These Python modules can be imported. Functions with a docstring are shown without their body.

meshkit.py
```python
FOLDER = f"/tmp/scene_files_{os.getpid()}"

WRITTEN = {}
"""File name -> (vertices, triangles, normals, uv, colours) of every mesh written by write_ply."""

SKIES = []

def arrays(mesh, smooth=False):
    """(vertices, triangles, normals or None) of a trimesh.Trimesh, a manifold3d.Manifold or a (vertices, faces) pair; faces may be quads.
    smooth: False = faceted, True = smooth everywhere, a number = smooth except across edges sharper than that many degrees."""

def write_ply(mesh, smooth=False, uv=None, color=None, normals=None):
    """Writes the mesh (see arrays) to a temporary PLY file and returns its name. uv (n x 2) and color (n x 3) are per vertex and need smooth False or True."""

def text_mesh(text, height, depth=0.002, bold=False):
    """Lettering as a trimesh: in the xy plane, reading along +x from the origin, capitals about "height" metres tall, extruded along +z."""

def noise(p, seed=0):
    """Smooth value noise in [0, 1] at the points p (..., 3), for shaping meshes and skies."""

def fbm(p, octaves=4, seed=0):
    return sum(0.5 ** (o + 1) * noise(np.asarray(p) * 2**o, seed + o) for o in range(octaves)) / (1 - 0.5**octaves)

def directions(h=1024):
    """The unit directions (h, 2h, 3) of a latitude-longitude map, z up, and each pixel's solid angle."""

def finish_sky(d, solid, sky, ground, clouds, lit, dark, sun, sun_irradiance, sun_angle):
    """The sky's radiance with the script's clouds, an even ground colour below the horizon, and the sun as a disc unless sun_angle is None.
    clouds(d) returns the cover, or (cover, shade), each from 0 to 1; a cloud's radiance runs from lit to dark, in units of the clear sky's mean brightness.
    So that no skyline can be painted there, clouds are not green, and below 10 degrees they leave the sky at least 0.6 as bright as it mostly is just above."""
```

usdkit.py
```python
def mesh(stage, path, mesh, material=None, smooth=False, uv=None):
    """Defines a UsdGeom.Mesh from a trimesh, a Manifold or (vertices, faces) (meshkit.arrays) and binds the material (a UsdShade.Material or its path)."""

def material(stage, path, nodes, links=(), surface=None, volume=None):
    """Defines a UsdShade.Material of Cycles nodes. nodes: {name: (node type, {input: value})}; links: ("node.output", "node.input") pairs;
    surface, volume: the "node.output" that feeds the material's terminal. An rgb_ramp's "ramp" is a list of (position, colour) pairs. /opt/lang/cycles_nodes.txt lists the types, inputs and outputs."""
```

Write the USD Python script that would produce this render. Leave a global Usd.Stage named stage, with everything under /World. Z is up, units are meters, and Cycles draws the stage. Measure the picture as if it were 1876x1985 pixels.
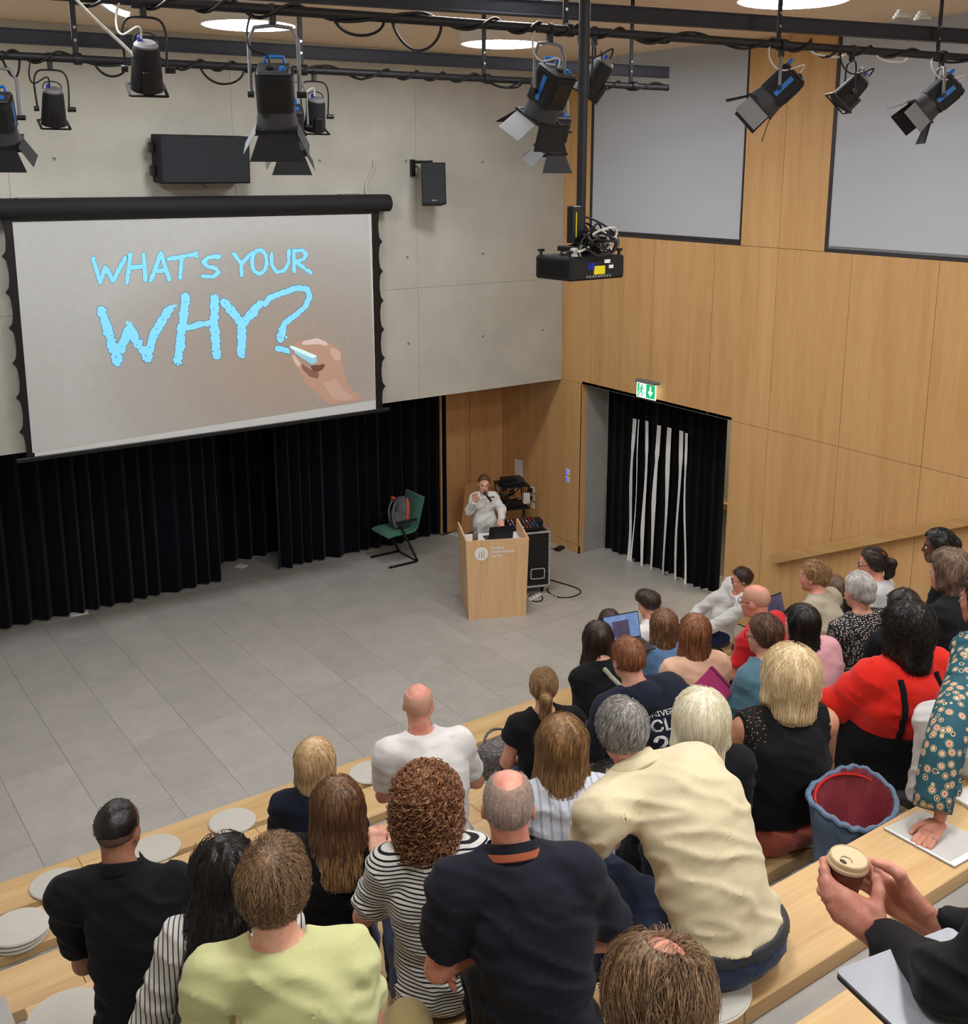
import math, random
import numpy as np, trimesh, usdkit, meshkit
from pxr import Usd, UsdGeom, UsdLux, UsdShade, Gf, Sdf, Vt
from shapely.geometry import Polygon, LineString, Point
from shapely.ops import unary_union
from shapely import affinity
stage = Usd.Stage.CreateInMemory()
UsdGeom.SetStageUpAxis(stage, 'Z'); UsdGeom.SetStageMetersPerUnit(stage, 1.0)
UsdGeom.Xform.Define(stage, '/World')
PI = math.pi
rng = np.random.default_rng(7)
# ---------------------------------------------------------------- camera (x: right wall is x=0, y: front wall is y=0, z up)
YAW, PITCH, ROLL = -0.62530521, -0.2272788, 0.0031936
FPX, CX, CY, IW, IH = 2111.196, 977.887, 819.011, 1876.0, 1985.0
CAM = np.array([-9.612, -11.929, 5.4])
def _basis():
    f = np.array([-math.sin(YAW)*math.cos(PITCH), math.cos(YAW)*math.cos(PITCH), math.sin(PITCH)])
    r = np.array([math.cos(YAW), math.sin(YAW), 0.]); u = np.cross(r, f)
    return r*math.cos(ROLL)+u*math.sin(ROLL), -r*math.sin(ROLL)+u*math.cos(ROLL), f
CR, CU, CF = _basis()
cam = UsdGeom.Camera.Define(stage, '/World/camera')
cam.CreateHorizontalApertureAttr(36.0); cam.CreateVerticalApertureAttr(36.0*IH/IW)
cam.CreateFocalLengthAttr(36.0*FPX/IW)
cam.CreateHorizontalApertureOffsetAttr((IW/2-CX)/IW*36.0); cam.CreateVerticalApertureOffsetAttr(-(IH/2-CY)/IW*36.0)
cam.CreateClippingRangeAttr(Gf.Vec2f(0.05, 200)); cam.CreateFStopAttr(0.0)
m4 = np.eye(4); m4[0, :3], m4[1, :3], m4[2, :3], m4[3, :3] = CR, CU, -CF, CAM
cam.AddTransformOp().Set(Gf.Matrix4d(*m4.ravel().tolist()))
cam.CreateExposureAttr(0.22)
LAMP_E = 34.0           # ceiling lamps: emission of the diffusers
# measuring helpers: where the sight line of a photograph point meets a wall, a floor or a table height
def ray(x, y): return (x-CX)/FPX*CR-(y-CY)/FPX*CU+CF
def at_z(x, y, z): d = ray(x, y); return CAM+d*((z-CAM[2])/d[2])
def at_y(x, y, Y): d = ray(x, y); return CAM+d*((Y-CAM[1])/d[1])
def at_x(x, y, X): d = ray(x, y); return CAM+d*((X-CAM[0])/d[0])
# ---------------------------------------------------------------- scene helpers
_used = {}
def numbered(name, parent='/World'):
    k = (str(parent), name); n = _used.get(k, 0); _used[k] = n+1
    return name if n == 0 else f'{name}_{n:03d}'
def P_(o): return '/World' if o is None else str(o.GetPath())
def obj(name, mesh, material, parent=None, smooth=35):
    p = P_(parent); path = p+'/'+numbered(name, p)
    return usdkit.mesh(stage, path, mesh, M[material] if isinstance(material, str) else material, smooth).GetPrim()
def tag(o, label=None, cat=None, group=None, kind=None):
    for k, v in (('label', label), ('category', cat), ('group', group), ('kind', kind)):
        if v: o.SetCustomDataByKey(k, v)
    return o
def thing(name, label, cat, loc=(0, 0, 0), rotz=0, group=None, kind=None):
    x = UsdGeom.Xform.Define(stage, '/World/'+numbered(name))
    x.AddTranslateOp().Set(Gf.Vec3d(*map(float, loc))); x.AddRotateZOp().Set(float(math.degrees(rotz)))
    return tag(x.GetPrim(), label, cat, group, kind)
def xf(prim, loc, rot):      # general placement of a thing: rot a 3x3 whose columns are the thing's axes
    x = UsdGeom.Xformable(prim); x.ClearXformOpOrder()
    for a in list(prim.GetAttributes()):
        if a.GetName().startswith('xformOp'): prim.RemoveProperty(a.GetName())
    m = np.eye(4); m[:3, :3] = np.asarray(rot).T; m[3, :3] = loc
    x.AddTransformOp().Set(Gf.Matrix4d(*m.ravel().tolist()))
def dup(src, label, loc, rotz=0, group=None, rot=None):
    name = src.GetName().rstrip('0123456789').rstrip('_') if src.GetName()[-1].isdigit() else src.GetName()
    r = thing(name, label, src.GetCustomDataByKey('category'), loc, rotz, group or src.GetCustomDataByKey('group'))
    r.GetReferences().AddInternalReference(src.GetPath()); r.SetInstanceable(True)
    if rot is not None: xf(r, loc, rot)
    return r
def struct(name, mesh, m, parent=None, smooth=35):
    o = obj(name, mesh, m, parent, smooth)
    if parent is None: o.SetCustomDataByKey('kind', 'structure')
    return o
def sgroup(name):
    x = UsdGeom.Xform.Define(stage, '/World/'+name).GetPrim(); _used[('/World', name)] = 1
    x.SetCustomDataByKey('kind', 'structure'); return x
# ---------------------------------------------------------------- mesh helpers
cat = trimesh.util.concatenate
def box(lo, hi, bev=0.0):
    lo, hi = np.minimum(lo, hi).astype(float), np.maximum(lo, hi).astype(float)
    if bev <= 0:
        b = trimesh.creation.box(hi-lo); b.apply_translation((lo+hi)/2); return b
    bev = min(bev, .45*(hi-lo).min())
    pts = []
    for c in np.ndindex(2, 2, 2):
        c = np.array(c)
        for k in range(3):
            p = np.where(c, hi-bev, lo+bev).astype(float); p[k] = hi[k] if c[k] else lo[k]; pts.append(p)
    return trimesh.convex.convex_hull(np.array(pts))
def obox(c, size, ax, ay, az, bev=0.0):
    b = box(-np.array(size)/2, np.array(size)/2, bev); T = np.eye(4); T[:3, 0], T[:3, 1], T[:3, 2], T[:3, 3] = ax, ay, az, c
    b.apply_transform(T); return b
def rotm(yaw=0, pitch=0, roll=0):   # yaw about z, then pitch about x, then roll about y (local)
    c, s = math.cos, math.sin
    Z = np.array([[c(yaw), -s(yaw), 0], [s(yaw), c(yaw), 0], [0, 0, 1]])
    X = np.array([[1, 0, 0], [0, c(pitch), -s(pitch)], [0, s(pitch), c(pitch)]])
    Y = np.array([[c(roll), 0, s(roll)], [0, 1, 0], [-s(roll), 0, c(roll)]])
    return Z@X@Y
def moved(m, loc=(0, 0, 0), rot=None):
    m = m.copy(); T = np.eye(4); T[:3, 3] = loc
    if rot is not None: T[:3, :3] = rot
    m.apply_transform(T); return m
def tube(pts, r, sides=8, cap=True):
    p = np.asarray(pts, float); n = len(p); r = np.broadcast_to(r, (n,))
    t = np.gradient(p, axis=0); t /= np.linalg.norm(t, axis=1, keepdims=True)+1e-12
    a = np.cross(t[0], [0, 0, 1.] if abs(t[0, 2]) < .9 else [1., 0, 0]); A = []
    for i in range(n):
        a = a-t[i]*(a@t[i]); a /= np.linalg.norm(a)+1e-12; A.append(a)
    A = np.array(A); B = np.cross(t, A); an = np.arange(sides)*2*PI/sides
    v = (p[:, None]+r[:, None, None]*(np.cos(an)[None, :, None]*A[:, None]+np.sin(an)[None, :, None]*B[:, None])).reshape(-1, 3)
    f = []
    for i in range(n-1):
        for j in range(sides):
            k = (j+1) % sides; f += [[i*sides+j, i*sides+k, (i+1)*sides+k], [i*sides+j, (i+1)*sides+k, (i+1)*sides+j]]
    if cap:
        v = np.vstack([v, p[:1], p[-1:]]); c0, c1 = n*sides, n*sides+1
        for j in range(sides):
            k = (j+1) % sides; f += [[c0, k, j], [c1, (n-1)*sides+j, (n-1)*sides+k]]
    return trimesh.Trimesh(v, np.array(f), process=False)
def cyl(a, b, r, sides=16): return tube([a, b], r, sides)
def lathe(prof, sides=24):      # prof: (radius, z) from bottom to top
    prof = np.asarray(prof, float); n = len(prof); an = np.arange(sides)*2*PI/sides
    v = np.stack([prof[:, None, 0]*np.cos(an), prof[:, None, 0]*np.sin(an), np.repeat(prof[:, 1:2], sides, 1)], -1).reshape(-1, 3); f = []
    for i in range(n-1):
        for j in range(sides):
            k = (j+1) % sides; f += [[i*sides+j, i*sides+k, (i+1)*sides+k], [i*sides+j, (i+1)*sides+k, (i+1)*sides+j]]
    v = np.vstack([v, [[0, 0, prof[0, 1]], [0, 0, prof[-1, 1]]]]); c0, c1 = n*sides, n*sides+1
    for j in range(sides):
        k = (j+1) % sides; f += [[c0, k, j], [c1, (n-1)*sides+j, (n-1)*sides+k]]
    return trimesh.Trimesh(v, np.array(f), process=False)
def prism(poly, d, frame=None, loc=(0, 0, 0)):   # extrude a polygon by d along z, optional frame (columns)
    polys = getattr(poly, 'geoms', [poly])
    m = cat([trimesh.creation.extrude_polygon(g, d, engine='earcut') for g in polys if g.area > 1e-9])
    return moved(m, loc, frame)
def rpoly(w, h, r):
    return Polygon([(-w/2, -h/2), (w/2, -h/2), (w/2, h/2), (-w/2, h/2)]).buffer(-r).buffer(r, quad_segs=4)
def spline(pts, n=24):
    from scipy.interpolate import CubicSpline
    p = np.asarray(pts, float); t = np.r_[0, np.cumsum(np.linalg.norm(np.diff(p, axis=0), axis=1))]
    return CubicSpline(t, p)(np.linspace(0, t[-1], n))
def unit(v): v = np.asarray(v, float); return v/(np.linalg.norm(v)+1e-12)
# ---------------------------------------------------------------- materials
M = {}
def lin(c):
    c = np.asarray(c, float)/255.; return tuple(np.where(c < .04045, c/12.92, ((c+.055)/1.055)**2.4))
def mat(name, c, rough=.6, c2=None, scale=8., stretch=(1, 1, 1), bump=0., bscale=200., metal=0., spec=.4, sheen=0., bdist=.002, detail=4., emit=0., ramp=(.35, .65), coat=0.):
    nodes = {'p': ('principled_bsdf', {'roughness': rough, 'metallic': metal, 'specular_ior_level': spec, 'base_color': lin(c), 'sheen_weight': sheen, 'coat_weight': coat})}
    links = []
    if emit: nodes['p'][1].update(emission_color=lin(c), emission_strength=emit)
    if c2 is not None or bump:
        nodes['t'] = ('texture_coordinate', {}); nodes['m'] = ('mapping', {'scale': stretch}); links.append(('t.object', 'm.vector'))
    if c2 is not None:
        nodes['n'] = ('noise_texture', {'scale': scale, 'detail': detail, 'roughness': .6}); nodes['r'] = ('rgb_ramp', {'ramp': [(ramp[0], lin(c)), (ramp[1], lin(c2))]})
        links += [('m.vector', 'n.vector'), ('n.fac', 'r.fac'), ('r.color', 'p.base_color')]
        if emit: links.append(('r.color', 'p.emission_color'))
    if bump:
        nodes['bn'] = ('noise_texture', {'scale': bscale, 'detail': 3.}); nodes['b'] = ('bump', {'strength': bump, 'distance': bdist})
        links += [('m.vector', 'bn.vector'), ('bn.fac', 'b.height'), ('b.normal', 'p.normal')]
    M[name] = usdkit.material(stage, '/World/Looks/'+name, nodes, links, 'p.BSDF'); return M[name]
def mat_emit(name, c, s):
    M[name] = usdkit.material(stage, '/World/Looks/'+name, {'e': ('emission', {'color': lin(c), 'strength': s})}, [], 'e.emission')
def mat_wood(name, c1, c2, c3, axis, ring=9., rough=.5, fine=(260, 260, 6), lines=0., bump=.08, big=1.4):
    # oak veneer: broad tone drift between boards, streaks along the grain axis, fine pores
    st = {'x': (.06, 1, 1), 'y': (1, .06, 1), 'z': (1, 1, .06)}[axis]; st2 = {'x': (.02, 1, 1), 'y': (1, .02, 1), 'z': (1, 1, .02)}[axis]
    nodes = {'t': ('texture_coordinate', {}), 'i': ('object_info', {}), 'off': ('vector_math', {'math_type': 'scale', 'scale': 37.0, 'vector1': (1, 1, 1)}),
             'g': ('geometry', {}), 'm': ('mapping', {'scale': st}), 'm2': ('mapping', {'scale': st2}),
             'n': ('noise_texture', {'scale': ring, 'detail': 5., 'roughness': .62, 'distortion': .4}), 'n2': ('noise_texture', {'scale': 170., 'detail': 2.}),
             'r': ('rgb_ramp', {'ramp': [(.28, lin(c3)), (.48, lin(c1)), (.72, lin(c2))]}), 'r2': ('rgb_ramp', {'ramp': [(.3, (.80, .78, .74)), (.62, (1.03, 1.03, 1.03))]}),
             'n3': ('noise_texture', {'scale': big, 'detail': 1.}), 'r3': ('rgb_ramp', {'ramp': [(.3, (.93, .92, .90)), (.7, (1.05, 1.05, 1.05))]}),
             'x': ('mix', {'mix_type': 'multiply', 'fac': .55}), 'x2': ('mix', {'mix_type': 'multiply', 'fac': .8}), 'b': ('bump', {'strength': bump, 'distance': .002}),
             'p': ('principled_bsdf', {'roughness': rough, 'specular_ior_level': .35})}
    links = [('g.position', 'm.vector'), ('g.position', 'm2.vector'), ('m.vector', 'n.vector'), ('n.fac', 'r.fac'), ('m2.vector', 'n2.vector'), ('n2.fac', 'r2.fac'), ('m.vector', 'n3.vector'), ('n3.fac', 'r3.fac'),
             ('r.color', 'x.color1'), ('r2.color', 'x.color2'), ('x.color', 'x2.color1'), ('r3.color', 'x2.color2'), ('x2.color', 'p.base_color'), ('n2.fac', 'b.height'), ('b.normal', 'p.normal')]
    del nodes['t'], nodes['i'], nodes['off']
    if lines:   # fine horizontal slots of the acoustic boards
        nodes.update({'w': ('wave_texture', {'wave_type': 'bands', 'bands_direction': 'z', 'scale': lines}), 'wr': ('rgb_ramp', {'ramp': [(.0, (.86, .84, .80)), (.35, (1., 1., 1.))]}), 'x3': ('mix', {'mix_type': 'multiply', 'fac': .75})})
        links = [l for l in links if l[1] != 'p.base_color']+[('g.position', 'w.vector'), ('w.fac', 'wr.fac'), ('x2.color', 'x3.color1'), ('wr.color', 'x3.color2'), ('x3.color', 'p.base_color')]
    M[name] = usdkit.material(stage, '/World/Looks/'+name, nodes, links, 'p.BSDF')
mat('concrete', (192, 191, 180), .8, (178, 177, 167), 1.3, bump=.25, bscale=45, bdist=.004, detail=8)
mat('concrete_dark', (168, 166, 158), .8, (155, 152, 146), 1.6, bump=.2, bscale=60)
mat('step_grey', (176, 174, 168), .75, (162, 160, 155), 2.2, bump=.15, bscale=90)
def mat_tile(name, c, c2):
    nodes = {'g': ('geometry', {}), 'i': ('object_info', {}), 'n': ('noise_texture', {'scale': 3.2, 'detail': 8., 'roughness': .72}), 'r': ('rgb_ramp', {'ramp': [(.34, lin(c)), (.66, lin(c2))]}),
             'n2': ('noise_texture', {'scale': 90., 'detail': 3.}), 'r2': ('rgb_ramp', {'ramp': [(.3, (.88, .88, .88)), (.7, (1.08, 1.08, 1.08))]}), 'x': ('mix', {'mix_type': 'multiply', 'fac': .8}),
             'b': ('bump', {'strength': .12, 'distance': .001}), 'p': ('principled_bsdf', {'roughness': .42, 'specular_ior_level': .45})}
    M[name] = usdkit.material(stage, '/World/Looks/'+name, nodes, [('g.position', 'n.vector'), ('n.fac', 'r.fac'), ('g.position', 'n2.vector'), ('n2.fac', 'r2.fac'), ('r.color', 'x.color1'), ('r2.color', 'x.color2'), ('x.color', 'p.base_color'), ('n2.fac', 'b.height'), ('b.normal', 'p.normal')], 'p.BSDF')
mat_tile('tile_a', (183, 179, 172), (168, 165, 159)); mat_tile('tile_b', (180, 176, 170), (165, 162, 156)); mat_tile('tile_c', (186, 182, 175), (171, 168, 162))
mat('joint', (92, 90, 87), .9)
mat_wood('wall_oak', (214, 168, 112), (221, 177, 123), (204, 157, 101), 'z', 7., .5, lines=52., big=.9)
mat_wood('plain_oak', (212, 162, 108), (219, 171, 118), (200, 149, 96), 'z', 7., .5)
mat_wood('bench_oak', (212, 177, 126), (221, 188, 138), (198, 159, 108), 'x', 8., .42)
mat_wood('rail_oak', (202, 160, 102), (210, 168, 110), (190, 148, 92), 'y', 9., .45)
mat_wood('lectern_oak', (222, 184, 138), (229, 193, 148), (212, 172, 124), 'z', 16., .5)
mat('ceiling', (238, 214, 184), .9, (230, 205, 175), 30, bump=.3, bscale=120)
mat('blind', (190, 194, 201), .85, (184, 188, 195), 220, bump=.1, bscale=300)
mat('frame_dark', (54, 50, 50), .5)
mat('curtain', (10, 13, 24), .92, (7, 9, 17), 5., sheen=.1, spec=.1)
mat('curtain_black', (12, 12, 15), .92, (8, 8, 10), 5., sheen=.08, spec=.1)
mat('black', (20, 20, 22), .45); mat('black_matte', (24, 24, 27), .75); mat('rig', (27, 27, 32), .5); mat('steel_beam', (34, 36, 46), .55)
mat('dark_grey', (52, 53, 56), .55); mat('mid_grey', (120, 120, 122), .5); mat('silver', (180, 182, 184), .32, metal=.9); mat('alu', (196, 197, 198), .38, metal=.75)
mat('white', (232, 232, 230), .5); mat('paper', (238, 238, 236), .8); mat('off_white', (214, 210, 200), .6)
mat('cable_white', (205, 203, 196), .5); mat('cable_black', (22, 22, 24), .5)
mat('blue', (36, 112, 196), .45); mat('plug_blue', (30, 60, 190), .45); mat('yellow', (232, 220, 30), .6); mat('red', (205, 40, 34), .5); mat('orange', (228, 92, 58), .6); mat('green_lime', (70, 190, 90), .6)
mat('plate_tag', (165, 165, 165), .6)
mat('grey_flap', (128, 130, 134), .6)
mat_emit('lamp_glow', (250, 251, 255), LAMP_E)
mat_emit('corridor_glow', (255, 236, 200), 26.)
# ================================================================ THE ROOM
CEIL, HEAD, MID = 6.82, 2.5, 4.57          # ceiling, door head / foot of the concrete, foot of the blinds
XL, YB, YALC = -10.9, -14.6, 1.43          # left wall, rear wall, back of the stage recess
fl = sgroup('floor')
obj('screed', box((XL, YB, -.3), (1.2, 2.6, -.012)), 'joint', fl)
tx = [(-.02-.577*i) for i in range(19)]; ty = [2.58, 1.37, .215, -.94, -2.095, -3.25, -4.405]
k = 0
for i in range(18):
    for j in range(6):
        if j == 0 and i < 2: continue
        o = obj('tile', box((tx[i+1]+.0012, ty[j+1]+.0012, -.012), (tx[i]-.0012, ty[j]-.0012, 0), .0008), ['tile_a', 'tile_b', 'tile_c'][(i*7+j*3+i*j) % 3], fl, False); k += 1
obj('floor_slab', box((-.02, -3.3, -.012), (1.2, 1.4, -.0005)), 'tile_a', fl)
ce = struct('ceiling', box((XL, YB, CEIL), (1.2, 2.6, CEIL+.3)), 'ceiling')
struct('wall_left', box((XL-.2, YB, 0), (XL, 2.6, CEIL)), 'concrete'); struct('wall_rear', box((XL, YB-.2, 0), (1.2, YB, CEIL)), 'concrete')
# front wall: board-marked concrete with tie holes above the stage recess
wf = sgroup('wall_front')
obj('backing', box((XL, .03, HEAD+.01), (.0, .3, CEIL)), 'concrete_dark', wf)
import manifold3d as m3
def to_m3(t): return m3.Manifold(m3.Mesh(np.asarray(t.vertices, np.float32), np.asarray(t.faces, np.uint32)))
def from_m3(x): q = x.to_mesh(); return trimesh.Trimesh(q.vert_properties[:, :3], q.tri_verts, process=False)
cx = [0, -2.37, -4.74, -7.11, -9.48, XL]; cz = [HEAD, 3.94, CEIL]
holes = [(x, z) for x in (-.345, -1.362, -2.52, -3.69, -5.1, -6.663, -8.2) for z in (3.23, 4.33, 5.5)]
for i in range(5):
    for j in range(2):
        b = to_m3(box((cx[i+1]+.0015, 0, cz[j]+(.0015 if j else 0)), (cx[i]-(.0015 if i else 0), .03, cz[j+1]-.0015)))
        for hx, hz in holes:
            if cx[i+1]+.05 < hx < cx[i]-.05 and cz[j] < hz < cz[j+1]:
                b = b-m3.Manifold.cylinder(.026, .028, .016, 14).rotate([90, 0, 0]).translate([hx, .02, hz])
        obj('concrete_panel', from_m3(b), 'concrete', wf)
# stage recess: soffit and oak back wall beside the curtain
struct('ceiling_recess', box((XL, .3, HEAD), (.0, 2.6, HEAD+.25)), 'concrete_dark')
struct('wall_back', box((XL, 2.45, 0), (.0, 2.6, HEAD)), 'concrete_dark')
wb = sgroup('wall_recess')
for a, b in ((-1.15, -.62), (-.616, .0)): obj('oak_panel', box((a+.001, YALC, .122), (b-.001, YALC+.04, HEAD), .001), 'plain_oak', wb)
struct('baseboard_recess', box((-1.15, YALC, 0), (0, YALC+.04, .12), .001), 'plain_oak')
# right wall: oak acoustic boards in three courses, a doorway, blinds above
DY0, DY1 = -.458, -3.24
wr = sgroup('wall_right')
GAP = .0022
def board(y0, y1, z0, z1, m='wall_oak'): obj('oak_board', box((0, y1+GAP, z0+GAP), (.022, y0-GAP, z1-GAP), .0012), m, wr)
seams = [0, -.825, -1.82, -2.845, -3.80, -4.78, -5.79, -6.8, -7.8, -8.8, -9.8, -10.8, -11.8, -12.8, YB]
for a, b in zip(seams[:-1], seams[1:]): board(a, b, HEAD, MID)
low = [YALC, .3, DY0]
for a, b in zip(low[:-1], low[1:]): board(a, b, .12, HEAD, 'plain_oak' if a > 1 else 'wall_oak')
low = [DY1]+seams[4:]
for a, b in zip(low[:-1], low[1:]): board(a, b, .12, HEAD)
up = [(0, -.55), (-3.24, -3.80), (-3.80, -4.42), (-7.35, -8.0), (-8.0, -8.6), (-11.4, -12.8), (-12.8, YB)]
for a, b in up: board(a, b, MID, CEIL)
bk = [box((.026, YB, HEAD-.0), (.3, 0, CEIL)), box((.026, DY0+.02, 0), (.09, 1.47, HEAD+.05)), box((.026, YB, 0), (.3, DY1, HEAD))]
obj('backing', cat(bk), 'frame_dark', wr)
struct('baseboard_right', cat([box((0, DY0, 0), (.022, YALC, .117), .001), box((0, YB, 0), (.022, DY1, .117), .001)]), 'wall_oak')
for n, (a, b) in enumerate(((-.55, -3.24), (-4.42, -7.35), (-8.6, -11.4))):
    w = sgroup(f'window_{n+1}')
    obj('blind', box((.004, b+.02, MID+.06), (.02, a-.045, CEIL)), 'blind', w)
    obj('blind_bar', box((-.004, b+.02, MID+.035), (.022, a-.045, MID+.065), .003), 'mid_grey' if n == 1 else 'frame_dark', w)
    obj('window_frame', cat([box((-.006, a-.045, MID), (.024, a-.003, CEIL)), box((-.006, b+.003, MID), (.024, b+.02, CEIL)), box((-.006, b+.02, MID), (.024, a-.045, MID+.034))]), 'frame_dark', w)
# doorway: oak edge, concrete reveal, lit corridor behind
struct('trim_1', box((.0, DY0-.0, 0), (.095, DY0+.02, HEAD), .001), 'plain_oak')
struct('wall_door_reveal', cat([box((.095, DY0+.0, 0), (.55, DY0+.3, HEAD+.3)), box((.3, YB, HEAD), (.6, .3, CEIL)), box((.3, DY1-1.5, 0), (.6, DY1-.0, HEAD))]), 'concrete_dark')
struct('ceiling_door', box((.0, DY1, HEAD), (1.2, DY0, HEAD+.04)), 'concrete_dark')
struct('wall_corridor', cat([box((1.05, -5, 0), (1.2, 2, HEAD+.3)), box((.5, -.1, 0), (1.2, .1, HEAD)), box((.55, -4.2, 0), (1.2, -4.05, HEAD))]), 'off_white')
lampc = thing('corridor_light', 'warm corridor light panel behind the black doorway curtain', 'ceiling light', (.85, -3.3, HEAD-.03))
obj('diffuser', box((-.15, -.5, 0), (.15, .5, .02)), 'corridor_glow', lampc)
o = obj('corridor_handrail', cat([box((1.0, -4, .95), (1.05, -.2, 1.05), .01)]), 'rail_oak'); tag(o, 'short wooden rail end glimpsed behind the right edge of the doorway curtain', 'handrail')
# ================================================================ CURTAINS
def curtain(x0, x1, y, z0, z1, fold, amp, seed, axis=0, hem=.02, lift=None):
    n = int(abs(x1-x0)/.012)+2; s = np.linspace(0, 1, n); r = np.random.default_rng(seed)
    w = np.linspace(0, abs(x1-x0), n); ph = 2*PI*w/fold+2.2*np.interp(w, np.arange(0, w[-1]+1, .3), r.normal(0, .9, len(np.arange(0, w[-1]+1, .3))))
    zs = np.r_[z0, z0+.1, np.linspace(z0+.35, z1, 6)]; V = []
    a2 = np.interp(w, np.arange(0, w[-1]+1, .22), r.uniform(.5, 1.15, len(np.arange(0, w[-1]+1, .22))))
    for iz, z in enumerate(zs):
        k = .72+.28*(1-(z-z0)/(z1-z0)); off = amp*k*a2*(np.sin(ph)+.28*np.sin(2*ph+1.1))
        zz = z+(hem*np.interp(w, np.arange(0, w[-1]+1, .15), r.normal(0, .5, len(np.arange(0, w[-1]+1, .15)))) if iz == 0 else 0)
        if iz == 0 and lift is not None: zz = zz+lift(x0+(x1-x0)*s)
        xx = x0+(x1-x0)*s+.25*amp*np.cos(ph)
        V.append(np.stack([xx, y+off, zz+0*xx] if axis == 0 else [y+off, xx, zz+0*xx], -1))
    V = np.array(V); nz = len(zs); v = V.reshape(-1, 3); f = []
    i, j = np.meshgrid(np.arange(nz-1), np.arange(n-1), indexing='ij'); a = (i*n+j).ravel()
    f = np.vstack([np.stack([a, a+1, a+n+1], -1), np.stack([a, a+n+1, a+n], -1)])
    back = v.copy(); back[:, 1 if axis == 0 else 0] += .012
    return trimesh.Trimesh(np.vstack([v, back]), np.vstack([f, f[:, ::-1]+len(v)]), process=False)
tag(obj('stage_curtain', curtain(XL+.05, -4.62, 1.48, .025, HEAD, .21, .055, 3), 'curtain', None, True), 'long black-navy velvet curtain across the recess under the screen, left of the gap', 'curtain')
tag(obj('stage_curtain', curtain(-3.82, -1.05, 1.45, .025, HEAD, .2, .05, 4), 'curtain', None, True), 'black-navy velvet curtain behind the green chair, right of the gap', 'curtain')
tag(obj('stage_curtain', curtain(-4.9, -3.5, 2.12, .02, HEAD, .26, .04, 5), 'curtain', None, True), 'set-back black curtain filling the gap between the two stage curtains', 'curtain')
tag(obj('door_curtain', curtain(DY0-.02, -2.73, .47, .02, HEAD, .17, .035, 8, axis=1), 'curtain_black', None, True), 'black curtain with white tape strips hanging in the side doorway', 'curtain')
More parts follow.
